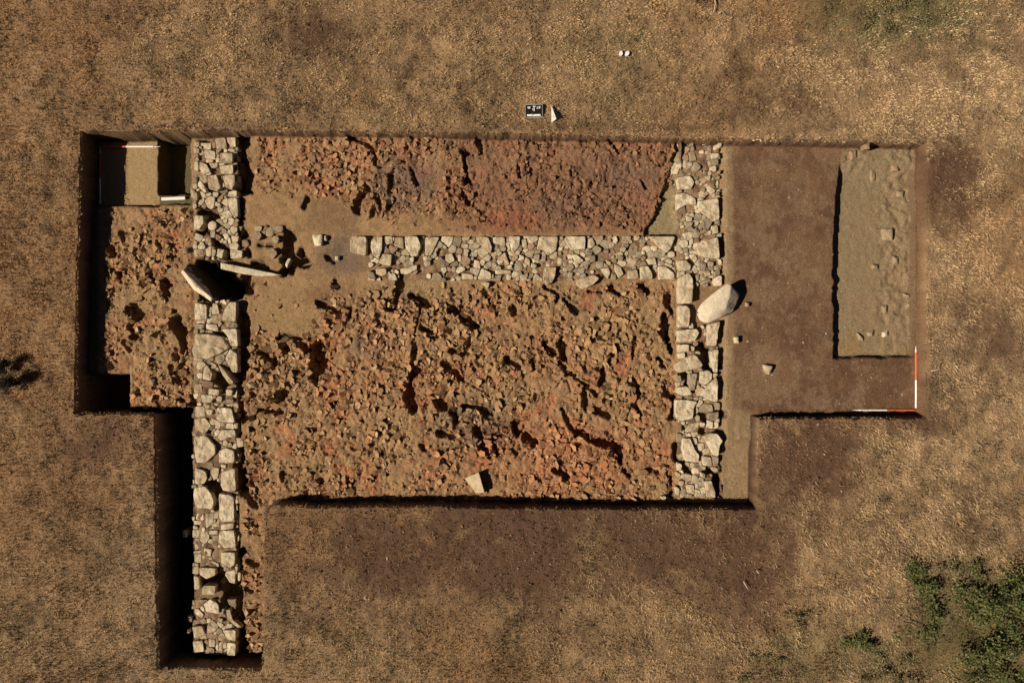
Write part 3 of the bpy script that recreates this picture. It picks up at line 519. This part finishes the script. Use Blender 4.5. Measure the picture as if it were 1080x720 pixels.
# small packing stones between the traced blocks
polys = [np.array(t[7]) for t in ALL]
bands = [('L', 204, 150, 251, 274, 1), ('L', 204, 316, 251, 424, 1), ('S', 203, 425, 251, 605, 1), ('S', 203, 632, 251, 690, 1), ('X', 250, 238, 298, 276, .3), ('M', 389, 249, 712, 296, 1), ('R', 714, 150, 760, 302, 1), ('R', 714, 340, 758, 525, 1)]
def clip(poly, px, py, nx, ny):
    out = []; n = len(poly)
    for i in range(n):
        a_, b_ = poly[i], poly[(i+1) % n]; da = (a_[0]-px)*nx+(a_[1]-py)*ny; db = (b_[0]-px)*nx+(b_[1]-py)*ny
        if da <= 0: out.append(a_)
        if (da < 0 < db) or (db < 0 < da): t = da/(da-db); out.append((a_[0]+(b_[0]-a_[0])*t, a_[1]+(b_[1]-a_[1])*t))
    return out
def nearest(p, q):
    best = None
    for i in range(len(q)):
        a_, b_ = q[i], q[(i+1) % len(q)]; e = b_-a_; t = min(1, max(0, float(np.dot(np.array(p)-a_, e)/(np.dot(e, e)+1e-9)))); c = a_+e*t; d = math.hypot(c[0]-p[0], c[1]-p[1])
        if best is None or d < best[0]: best = (d, c)
    return best
fills = []
for wall, x0, y0, x1, y1, dn in bands:
    seeds = []
    near_p = [q for q in polys if x0-20 < q[:, 0].mean() < x1+20 and y0-20 < q[:, 1].mean() < y1+20]
    for k in range(int((x1-x0)*(y1-y0)*.7)):
        r = rnd.choice([6., 5., 4.2, 3.4]) if k < 400 else rnd.choice([3.6, 3.0, 2.5])
        x, y = rnd.uniform(x0+1.5, x1-1.5), rnd.uniform(y0+1.5, y1-1.5)
        if any((x-a_)**2+(y-b_)**2 < ((r+c_)*.9)**2 for a_, b_, c_ in seeds): continue
        xx, yy = np.array([x]), np.array([y])
        if any(abs(q[:, 0].mean()-x) < 30 and abs(q[:, 1].mean()-y) < 30 and sdf(xx, yy, q)[0] > -r*.42 for q in near_p): continue
        seeds.append((x, y, r))
    if wall != 'X':
        for k in range(int((x1-x0)*(y1-y0)*.5)):
            r = rnd.choice([2.4, 2.0, 1.8]); x, y = rnd.uniform(x0+1, x1-1), rnd.uniform(y0+1, y1-1)
            if any((x-a_)**2+(y-b_)**2 < ((r+c_)*.8)**2 for a_, b_, c_ in seeds): continue
            xx, yy = np.array([x]), np.array([y])
            if any(abs(q[:, 0].mean()-x) < 30 and abs(q[:, 1].mean()-y) < 30 and sdf(xx, yy, q)[0] > -r*.6 for q in near_p): continue
            seeds.append((x, y, r))
    for (x, y, r) in seeds:
        w = P(x, y, -.33)
        if pit[int((w[1]-iy[0])/ST), int((w[0]-ix[0])/ST)] > .10: continue
        if wall == 'M' and ((y > 281 and rnd.random() < .35) or (x < 470 and y > 274 and rnd.random() < .4)): continue
        if wall == 'X' and (rnd.random() < .12 or pit[int((w[1]-iy[0])/ST)-3:int((w[1]-iy[0])/ST)+4, int((w[0]-ix[0])/ST)-3:int((w[0]-ix[0])/ST)+4].max() > .03): continue
        if rnd.random() < (.30 if wall == 'M' and y < 270 and x > 625 else .10): continue
        R_ = r*1.45; ph = rnd.uniform(0, 6.28); cell = [(x+R_*math.cos(ph+i*math.pi/4)*rnd.uniform(.8, 1.1), y+R_*math.sin(ph+i*math.pi/4)*rnd.uniform(.8, 1.1)) for i in range(8)]
        for (a_, b_, c_) in seeds:
            d = math.hypot(a_-x, b_-y)
            if 0 < d < 16: k = r/(r+c_); cell = clip(cell, x+(a_-x)*k, y+(b_-y)*k, (a_-x)/d, (b_-y)/d)
            if len(cell) < 3: break
        for q in near_p:
            d, c_ = nearest((x, y), q)
            if len(cell) >= 3 and 0 < d < R_*1.3: cell = clip(cell, c_[0]-(c_[0]-x)/d*.3, c_[1]-(c_[1]-y)/d*.3, (c_[0]-x)/d, (c_[1]-y)/d)
        jt = [rnd.uniform(-1.2, 1.6) for _ in range(4)]
        for nx, ny, px_, py_ in ((1, 0, x1+jt[0], y), (-1, 0, x0-jt[1], y), (0, 1, x, y1+jt[2]*.4), (0, -1, x, y0-jt[3]*.4)):
            if len(cell) >= 3: cell = clip(cell, px_, py_, nx, ny)
        cell = [c_ for i, c_ in enumerate(cell) if math.hypot(c_[0]-cell[i-1][0], c_[1]-cell[i-1][1]) > .35]
        if len(cell) < 3 or poly_area(cell) < 6: continue
        cx, cy = np.mean([c_[0] for c_ in cell]), np.mean([c_[1] for c_ in cell]); fills.append((wall, cx, cy, math.sqrt(poly_area(cell)), cell))
fills.sort(key=lambda t: -t[3])
NIND = 300-len(ALL)
FILL_WORD = {'L': 'small packing stone wedged among the upper blocks of the left wall', 'S': 'small packing stone wedged in the lower arm of the left wall', 'M': 'small packing stone wedged among the blocks of the cross wall', 'R': 'small packing stone wedged among the blocks of the right wall', 'X': 'small stone lying in soil beside the wall footing'}
rest = []
for i, (wall, x, y, r, p) in enumerate(fills):
    z = {'L': -.27, 'S': -.37, 'M': -.29, 'R': -.28, 'X': -.29}[wall]+rnd.uniform(-.035, .025)+(.06 if wall == 'L' and y < 205 else 0)
    mat = rnd.choice([m_lime, m_lime, m_lime, m_grey, m_grey, m_pink]) if not (wall == 'R' and y < 200) else rnd.choice([m_lime, m_grey, m_grey, m_pink])
    if wall == 'X': mat = m_earth
    o = stone('packing_stone', PP(p, z), z, z-.14, mat, 2000+i, .25, .003, .0012)
    if i < NIND: tag(o, FILL_WORD[wall], 'stone', {'L': 'packing stones of the upper left wall', 'S': 'packing stones of the lower left wall', 'M': 'packing stones of the cross wall', 'R': 'packing stones of the right wall', 'X': 'small stones beside the footing'}[wall])
    else: rest.append(o)
if rest:
    groups = {}
    V = []; F = []; MI = []; mats = [m_lime, m_grey, m_pink, m_earth]; off = 0
    for o in rest:
        me = o.data; L = np.array(o.location)
        for v in me.vertices: V.append(tuple(np.array(v.co)+L))
        for f_ in me.polygons: F.append(tuple(i+off for i in f_.vertices)); MI.append(mats.index(me.materials[0]))
        off += len(me.vertices)
    o2 = mesh_np('stone_packing', V, F, m_lime); o2.data.materials.append(m_grey); o2.data.materials.append(m_pink); o2.data.materials.append(m_earth); o2.data.polygons.foreach_set('material_index', MI)
    for o in rest: me = o.data; bpy.data.objects.remove(o); bpy.data.meshes.remove(me)
    tag(o2, 'finest pale stone packing between the blocks of all the walls', 'rubble', kind='stuff')
# labels of the traced blocks
buck = {}
for t in ALL:
    o, wall, cx, cy, a, tw, sh, p = t; part, sidew = place_str(wall, cx, cy)
    buck.setdefault((wall, size_word(a), tw, sh, part, sidew), []).append(t)
for (wall, szw, tw, sh, part, sidew), L in buck.items():
    key = (lambda t: t[2]) if wall == 'M' else (lambda t: t[3]); L.sort(key=key)
    for i, t in enumerate(L):
        pre = '' if len(L) == 1 else (ordw(i)+(' from left, ' if wall == 'M' else ' from top, '))
        tag(t[0], f'{pre}{szw} {sh} {tw} stone {sidew}, {part}', 'stone', {'L': 'stones of the left wall', 'S': 'stones of the lower left wall', 'M': 'stones of the cross wall', 'R': 'stones of the right wall'}[wall])

# ------------------------------------------------------------- broken tile and rubble fragments
m_sherd = attr_mat('fired_clay_and_soil', 80, .22, .5, 60, .01)
def sherd_tone(px, py, r):
    k = r.random(); red = float(fbm(px/60., py/60., 1.4, 2, 130))
    if k < .24+.9*(red-.5): c = (.37,.16,.08)
    elif k < .66: c = (.33,.205,.105)
    elif k < .80: c = (.22,.115,.062)
    elif k < .93: c = (.42,.285,.175)
    else: c = (.17,.115,.08)
    if 470 < px < 700 and py < 245: c = tuple(v*.78 for v in c)
    for ex in ((425, 190, 36, 26), (500, 450, 42, 26)):
        if ((px-ex[0])/ex[2])**2+((py-ex[1])/ex[3])**2 < 1 and r.random() < .6: c = (.11,.085,.07)
    w = r.uniform(.3, .8); base = (.28, .172, .085) if py > 250 or px < 203 else (.235, .135, .072)
    c = tuple(a*(1-w)+b*w for a, b in zip(c, base))
    if px > 470 and py < 245: c = (c[0]*.82, c[1]*.78, c[2]*.78)
    if ((px-590)/90)**2+((py-480)/45)**2 < 1: c = (c[0]*1.08, c[1]*.9, c[2]*.86)
    v = r.uniform(.8, 1.25); return tuple(q*v for q in c)
def sherd_geo(x, y, z, r, rr):
    n = rr.randint(4, 6); ph = rr.uniform(0, 6.3); el = rr.uniform(.5, 1); th = rr.uniform(.002, .009)+r*.16
    tx, ty = rr.gauss(0, .42), rr.gauss(0, .42); an = rr.uniform(0, 3.14); V = []
    for lay in (0, 1):
        for k in range(n):
            t = ph+k*2*math.pi/n; q = r*(1-.12*lay)*(1+.22*math.sin(t*3+ph*7))
            a, b = math.cos(t)*q, math.sin(t)*q*el; a, b = a*math.cos(an)-b*math.sin(an), a*math.sin(an)+b*math.cos(an)
            V.append((x+a, y+b, z+a*tx+b*ty+(th if lay else -.03)))
    F = [tuple(range(n, 2*n))]+[(k, (k+1) % n, n+(k+1) % n, n+k) for k in range(n)]
    return V, F
DEN = RB0*(sd_lip > .07)*np.maximum(PATCH, .55*(M['north'] > .5))
def look(G, w): return float(G[int((w[1]-iy[0])/ST), int((w[0]-ix[0])/ST)])
sh = []
rr = random.Random(5); tries = 0
while len(sh) < 12500 and tries < 120000:
    tries += 1; zone = rr.random()
    if zone < .58: px, py = rr.uniform(256, 712), rr.uniform(298, 532)
    elif zone < .86: px, py = rr.uniform(270, 708), rr.uniform(146, 245)
    elif zone < .97: px, py = rr.uniform(112, 202), rr.uniform(219, 429)
    else: px, py = rr.uniform(255, 276), rr.uniform(540, 688)
    w = P(px, py, -.33)
    if px < 140 and py > 392: continue
    d = look(DEN, w)
    if rr.random() > d: continue
    pp = look(PATCH, w); r = .013+(.016+.066*pp)*rr.random()**(3.4-.8*pp)
    if py < 245: r *= .8
    sh.append((w[0], w[1], float(H(*w)), r, px, py))
sh.sort(key=lambda t: -t[3])
ROOM = [('reddish brown tile fragment in the rubble of the big lower room', 'tile fragments in the lower room'), ('reddish brown tile fragment in the rubble of the upper room', 'tile fragments in the upper room'), ('reddish brown tile fragment in the rubble of the west trench', 'tile fragments in the west trench'), ('orange tile fragment in the narrow strip right of the south arm', 'tile fragments beside the south arm')]
V = []; F = []; T = []; off = 0
for i, (x, y, z, r, px, py) in enumerate(sh):
    v, f_ = sherd_geo(x, y, z, r, rr); c = sherd_tone(px, py, rr)
    if i < 300:
        o = mesh_np('tile_fragment', v, f_, m_sherd, np.array([c]*len(v))); origin_to(o, (x, y, z-.03))
        k = 1 if py < 246 and px > 250 else 2 if px < 203 else 3 if py > 538 else 0
        tag(o, ROOM[k][0], 'tile fragment', ROOM[k][1])
    else:
        V += v; F += [tuple(a+off for a in q) for q in f_]; T += [c]*len(v); off += len(v)
tag(mesh_np('tile_rubble', V, F, m_sherd, np.array(T)), 'crumbled tile and clay rubble covering the floors of the rooms', 'rubble', kind='stuff')
# crumbs of soil and grit on every cleaned surface
V = []; F = []; T = []; off = 0; kk = 0
while kk < 4200:
    px, py = rr.uniform(20, 1070), rr.uniform(20, 715); w = P(px, py)
    if look(sd_lip, w) > -.03 or rr.random() > float(dirt(np.array(px), np.array(py)))*.9+.03: continue
    kk += 1; r = rr.uniform(.006, .016) if rr.random() < .93 else rr.uniform(.016, .034); h0 = float(H(*w))
    v, f_ = sherd_geo(w[0], w[1], h0+.002, r, rr); v = [(a, b, min(c, h0+r*1.2)) for a, b, c in v]
    c = np.array([.12,.065,.038])*rr.uniform(.6, 1.7) if rr.random() < .93 else np.array([.36,.28,.2])
    V += v; F += [tuple(a+off for a in q) for q in f_]; T += [tuple(c)]*len(v); off += len(v)
tag(mesh_np('earth_clods', V, F, m_clod, np.array(T)), 'crumbs and clods of brown earth scattered on the trampled ground', 'earth', kind='stuff')
V = []; F = []; T = []; off = 0
for k in range(9000):
    px, py = rr.uniform(250, 968), rr.uniform(150, 530)
    w = P(px, py, -.33); 
    if look(sd_lip, w) < .06: continue
    if px < 765 and rr.random() < .45: continue
    if px > 800 and py > 432: continue
    r = rr.uniform(.005, .013) if rr.random() < .93 else rr.uniform(.013, .024)
    v, f_ = sherd_geo(w[0], w[1], float(H(*w))-.004, r, rr); v = [(a, b, min(c, float(H(*w))+r)) for a, b, c in v]
    c = np.array([.2,.135,.085])*rr.uniform(.7, 1.5) if rr.random() < .9 else np.array([.42,.35,.26])
    V += v; F += [tuple(a+off for a in q) for q in f_]; T += [tuple(c)]*len(v); off += len(v)
tag(mesh_np('soil_crumbs', V, F, m_sherd, np.array(T)), 'loose crumbs of soil and grit scattered on the scraped floors', 'grit', kind='stuff')

# ------------------------------------------------------------- finds table kit: scale rods, board, arrow, markers
m_red = plain('red_paint', (.60,.14,.06), .6); m_wp = plain('white_paint', (.8,.78,.74), .45); m_blk = plain('black_paint', (.012,.012,.014), .4); m_gry = plain('grey_metal', (.30,.30,.29), .5)
def rod(cy_a, cy_b, z0, z1, r, mat, parent, name, tip=False):
    m = 14; V = []; L = cy_b-cy_a
    rings = [(cy_a, r*.96), (cy_a+.003, r), (cy_b-.003, r), (cy_b, r*.96)] if not tip else [(cy_a, r*.95), (cy_a+L*.25, r*.9), (cy_b, r*.12)]
    for yy, q in rings: V += [(q*math.cos(2*math.pi*i/m), yy, r+q*math.sin(2*math.pi*i/m)) for i in range(m)]
    F = [(l*m+i, l*m+(i+1) % m, (l+1)*m+(i+1) % m, (l+1)*m+i) for l in range(len(rings)-1) for i in range(m)]
    F += [tuple(reversed(range(m))), tuple(range((len(rings)-1)*m, len(rings)*m))]
    return mesh_np(name, V, F, mat, smooth=False, parent=parent)
def ranging_rod(loc, rz, order, label, r=.016, L=.5):
    t = root('scale_rod', loc, label, 'scale rod', 'painted scale rods', rz)
    y = 0
    for k, c in enumerate(order):
        rod(y, y+L, 0, 0, r, {'r': m_red, 'w': m_wp}[c], t, {'r': 'red_section', 'w': 'white_section'}[c]); y += L+.0005
    rod(y, y+.12, 0, 0, r*.8, m_wp, t, 'point', True); return t
def on(px, py, z): return (*P(px, py, z), z)
def gz(px, py, zz=-.33): return float(H(*P(px, py, zz)))
z1 = gz(950, 415)+.006
ranging_rod(on(965.5, 430, z1), 0, 'wr', 'red and white scale rod standing along the right edge of the trench')
ranging_rod(on(964, 432.2, z1), math.pi/2, 'rw', 'red and white scale rod along the bottom edge of the right hand plot')
z2 = max(gz(120, 156, -.49), gz(150, 156, -.49))+.02
ranging_rod(on(105, 155, z2), -math.pi/2, 'rw', 'scale rod across the top of the deep left pit, half in shadow', .018)
ranging_rod(on(106, 215, z2-.01), 0, 'wr', 'scale rod lying in deep shadow down the left side of the left pit', .012, .46)
def box(name, c, s, mat, parent=None, bev=.002, rot=None):
    bm = bmesh.new(); bmesh.ops.create_cube(bm, size=1)
    for v in bm.verts: v.co = Vector((v.co.x*s[0]+c[0], v.co.y*s[1]+c[1], v.co.z*s[2]+c[2]))
    if bev: bmesh.ops.bevel(bm, geom=bm.edges[:], offset=bev, segments=2, affect='EDGES')
    me = bpy.data.meshes.new(name); bm.to_mesh(me); bm.free(); me.materials.append(mat)
    o = bpy.data.objects.new(name, me); COL.objects.link(o)
    if parent: o.parent = parent
    return o
o = box('white_bar', (0, 0, 0), (.43, .055, .03), m_wp, None, .006); o.location = on(183, 209.5, -.43); o.rotation_euler = (0, .03, .05)
tag(o, 'short white bar lying at the bottom edge of the shaded deep pit', 'bar')
# photo board
bz = float(H(*P(563, 118)))
t = root('photo_board', (*P(563, 118), bz+.035), 'small black and white photo board lying on the grass above the trench', 'board', None, .02)
t.rotation_euler = (.28, 0, .02)
box('back_plate', (0, 0, .0), (.29, .20, .008), m_blk, t)
for nm, c, s in (('frame_edge', (0, .105, .006), (.31, .012, .014)), ('frame_edge', (0, -.105, .006), (.31, .012, .014)), ('frame_edge', (-.15, 0, .006), (.010, .198, .014)), ('frame_edge', (.15, 0, .006), (.010, .198, .014))): box(nm, c, s, m_gry, t)
def strokes(name, segs, parent, z=.006, w=.012):
    V = []; F = []
    for (x0, y0, x1, y1) in segs:
        d = Vector((x1-x0, y1-y0)); n = Vector((-d.y, d.x)).normalized()*w/2; b = len(V)
        for zz in (z, z+.003): V += [(x0-n.x, y0-n.y, zz), (x1-n.x, y1-n.y, zz), (x1+n.x, y1+n.y, zz), (x0+n.x, y0+n.y, zz)]
        F += [(b+4, b+5, b+6, b+7), (b, b+1, b+5, b+4), (b+1, b+2, b+6, b+5), (b+2, b+3, b+7, b+6), (b+3, b, b+4, b+7)]
    return mesh_np(name, V, F, m_wp, parent=parent)
strokes('lettering', [(-.115, .062, -.06, .062), (-.105, .045, -.065, .045), (-.02, .075, .03, .075), (.004, .07, .004, -.005), (-.018, .04, -.018, .01), (.06, .07, .06, .03), (.085, .075, .11, .04), (.11, .075, .085, .035)], t)
strokes('white_strip', [(-.12, -.072, .12, -.072)], t, .006, .03)
# north arrow: half white, half black, notched tail
az = float(H(*P(585, 120)))+.03
t = root('north_arrow', (*P(584, 121), az), 'slim north arrow, half white and half black, beside the photo board', 'north arrow', None)
def flat(name, pts, th, mat, parent):
    n = len(pts); V = [(a, b, 0) for a, b in pts]+[(a, b, th) for a, b in pts]
    F = [tuple(range(n, 2*n)), tuple(reversed(range(n)))]+[(i, (i+1) % n, n+(i+1) % n, n+i) for i in range(n)]
    return mesh_np(name, V, F, mat, parent=parent)
k = 1/60.
flat('white_half', [(-2.6*k, 8.5*k), (-2.6*k, -9.5*k), (2.6*k, -5.5*k)], .012, m_wp, t)
flat('black_half', [(-2.5*k, 8.6*k), (2.8*k, -5.4*k), (8.6*k, -4.2*k)], .012, m_blk, t)
# two white survey markers
for (px, py, rx, ry, rot, lb) in ((654.5, 57.5, .030, .042, .1, 'left one of two small white markers on the dry grass'), (661, 57.8, .034, .046, -.5, 'right one of two small white markers on the dry grass')):
    t = root('survey_marker', (*P(px, py), float(H(*P(px, py)))+.012), lb, 'marker', 'small white markers on the grass', rot)
    n = 14; flat('cap', [(rx*math.cos(2*math.pi*i/n)*(1+.08*math.sin(3*i)), ry*math.sin(2*math.pi*i/n)) for i in range(n)], .03, m_wp, t).location = (0, 0, .015)
    box('peg', (0, 0, -.02), (.014, .014, .07), m_gry, t, .002)
# pale dry twigs
m_tw = plain('dead_wood', (.46,.36,.26), .8); m_dk = plain('dark_wood', (.07,.05,.035), .9)
def twig(name, pts, r, mat, label):
    V = []; F = []; m = 7; pts = [Vector(p) for p in pts]
    for i, p in enumerate(pts):
        d = (pts[min(i+1, len(pts)-1)]-pts[max(i-1, 0)]).normalized(); u = d.cross(Vector((0, 0, 1))).normalized(); w = u.cross(d)
        q = r*(1-.5*i/(len(pts)-1)); V += [tuple(p+u*q*math.cos(2*math.pi*k/m)+w*q*math.sin(2*math.pi*k/m)) for k in range(m)]
    F = [(l*m+i, l*m+(i+1) % m, (l+1)*m+(i+1) % m, (l+1)*m+i) for l in range(len(pts)-1) for i in range(m)]+[tuple(reversed(range(m))), tuple(range((len(pts)-1)*m, len(pts)*m))]
    o = mesh_np(name, V, F, mat, smooth=True); origin_to(o, V[0]); return tag(o, label, 'twig', 'twigs lying on the grass')
def tp(l, h=.04): return [(*P(a, b), float(H(*P(a, b)))+h+.008*math.sin(a)) for a, b in l]
twig('dry_twig', tp([(753.5,-14),(753,-2),(753.8,6),(752,14)], .06), .015, m_tw, 'straight pale twig at the top edge of the picture')
twig('dry_twig', tp([(757,15.5),(760.5,13.5),(765,17)], .05), .009, m_tw, 'short bent pale twig right below the straight one at the top')
twig('dry_twig', tp([(768.5,21.5),(772.5,18)], .05), .009, m_tw, 'tiniest pale twig chip near the bent one at the top')
twig('dry_twig', tp([(783,611.5),(786,617),(788,620)], .06), .012, m_tw, 'short white twig on bare soil below the right end of the trench')
twig('dry_twig', tp([(797,600.5),(799.5,603)], .06), .014, m_tw, 'pale wood chip above the short white twig at lower right')
twig('dark_twig', tp([(951,654),(960,655),(970,660),(978,667),(985,677)], .07), .010, m_dk, 'curved dark stem on the grass left of the green shrubs')
twig('dry_twig', tp([(980,391),(987,389),(990,383)], .05), .010, m_tw, 'thin pale stem on turf right of the scale rods')

# ------------------------------------------------------------- green plants at lower right, dark weed at left
def leaf_mat(name):
    m = attr_mat(name, 60, .2); b = m.node_tree.nodes['Principled BSDF']; b.inputs['Roughness'].default_value = .8; b.inputs['Specular IOR Level'].default_value = .1
    return m
m_leaf = leaf_mat('weed_leaves'); m_stem = plain('green_stems', (.11,.10,.04), .8)
def shrub(px, py, rx, ry, h, n, cols, name, label, cat='shrub', group='green shrubs at the lower right corner', ls=.035, seed=0, narrow=.42):
    r = np.random.default_rng(100+seed); cx, cy = P(px, py); g0 = float(H(cx, cy)); t = root(name, (cx, cy, g0), label, cat, group)
    rx /= 60.; ry /= 60.
    nst = max(6, int(n/150)); a = r.uniform(0, 6.28, nst); rad = np.sqrt(r.random(nst)); tipx = np.cos(a)*rad*rx; tipy = np.sin(a)*rad*ry; tipz = h*(1-.55*rad**2)*r.uniform(.6, 1.1, nst)
    V = []; F = []
    for k in range(nst):                                              # stems
        b = len(V); w = .005
        for s in (0, .35, .7, 1):
            x, y, z = tipx[k]*s, tipy[k]*s, tipz[k]*s**.6-.01; q = w*(1.2-s)
            V += [(x-q, y, z), (x+q*.5, y+q, z), (x+q*.5, y-q, z)]
        for l in range(3):
            for i in range(3): F.append((b+l*3+i, b+l*3+(i+1) % 3, b+(l+1)*3+(i+1) % 3, b+(l+1)*3+i))
    mesh_np('stems', V, F, m_stem, parent=t)
    k = r.integers(0, nst, n); s = 1.05-.6*r.random(n)**2; sp = ls*1.7
    x = tipx[k]*s+r.normal(0, sp, n); y = tipy[k]*s+r.normal(0, sp, n); z = np.maximum(.01, tipz[k]*s**.6+r.normal(0, sp*.6, n))
    L = ls*r.uniform(.6, 1.5, n); w = L*narrow; a = r.uniform(0, 6.28, n); p = r.uniform(-.7, .9, n); rl = r.uniform(-.8, .8, n)
    d = np.stack([np.cos(a)*np.cos(p), np.sin(a)*np.cos(p), np.sin(p)], 1); u = np.stack([-np.sin(a)*np.cos(rl), np.cos(a)*np.cos(rl), np.sin(rl)], 1)
    c = np.stack([x, y, z], 1); VL = np.empty((n, 4, 3)); VL[:, 0] = c; VL[:, 1] = c+d*L[:, None]*.5+u*w[:, None]; VL[:, 2] = c+d*L[:, None]; VL[:, 3] = c+d*L[:, None]*.5-u*w[:, None]
    ci = np.array(cols)[r.integers(0, len(cols), n)]*r.uniform(.7, 1.3, (n, 1)); T = np.repeat(ci[:, None], 4, 1).reshape(-1, 3)
    mesh_np('foliage', VL.reshape(-1, 3), np.arange(n*4).reshape(n, 4), m_leaf, T, parent=t); return t
G1 = [(.065,.085,.026),(.085,.10,.032),(.045,.06,.02),(.12,.125,.045),(.14,.12,.05)]; G2 = [(.085,.09,.035),(.15,.12,.055),(.06,.07,.028),(.20,.15,.08)]
shrub(965,611,20,22,.22,1500,G1,'green_weed','small round bright green plant left of the corner shrubs','plant','green plants among the dry grass',.028,1)
shrub(1050,625,52,34,.46,3000,G1,'green_shrub','dense dark green shrub highest in the lower right corner',seed=2)
shrub(1035,690,48,42,.42,2300,G1,'green_shrub','leafy dark green shrub at the bottom of the right corner',seed=3)
shrub(1085,685,40,55,.58,3300,G1,'green_shrub','tallest dark shrub cut by the right edge at the corner',seed=4)
shrub(1000,645,42,32,.22,1000,G1,'green_shrub','thin brownish green shrub joining the small plant to the corner shrubs',seed=5)
shrub(895,676,28,22,.16,900,G1,'green_weed','loose green plant on the grass left of the corner shrubs, near bottom','plant','green plants among the dry grass',.026,6)
shrub(845,648,15,14,.12,330,G2,'green_weed','faint little green plant below the right end of the trench','plant','green plants among the dry grass',.024,7)
shrub(805,702,30,18,.12,520,G2,'green_weed','sparse green plant at the bottom edge, leftmost of the green plants','plant','green plants among the dry grass',.024,8)
shrub(945,705,45,18,.14,900,G2,'green_weed','sparse green plant at the bottom edge next to the shrubs','plant','green plants among the dry grass',.026,9)
shrub(1000,596,14,9,.12,260,G2,'green_weed','thin green tuft above the corner shrubs','plant','green plants among the dry grass',.026,10)
shrub(930,18,60,24,.07,1500,G2,'green_weed','low green patch of weeds at the top right','plant','green plants among the dry grass',.022,11)
D1 = [(.014,.015,.008),(.022,.022,.012),(.012,.012,.008)]
shrub(6,385,7,9,.30,1100,D1,'dark_weed','upper dark weed clump at the left edge of the picture','plant','dark weeds at the left edge',.022,12)
shrub(16,404,7,9,.36,1500,D1,'dark_weed','lower and darker weed clump near the left edge','plant','dark weeds at the left edge',.022,13)
print('stones', len(ALL), 'fills', len(fills), 'sherds', len(sh))
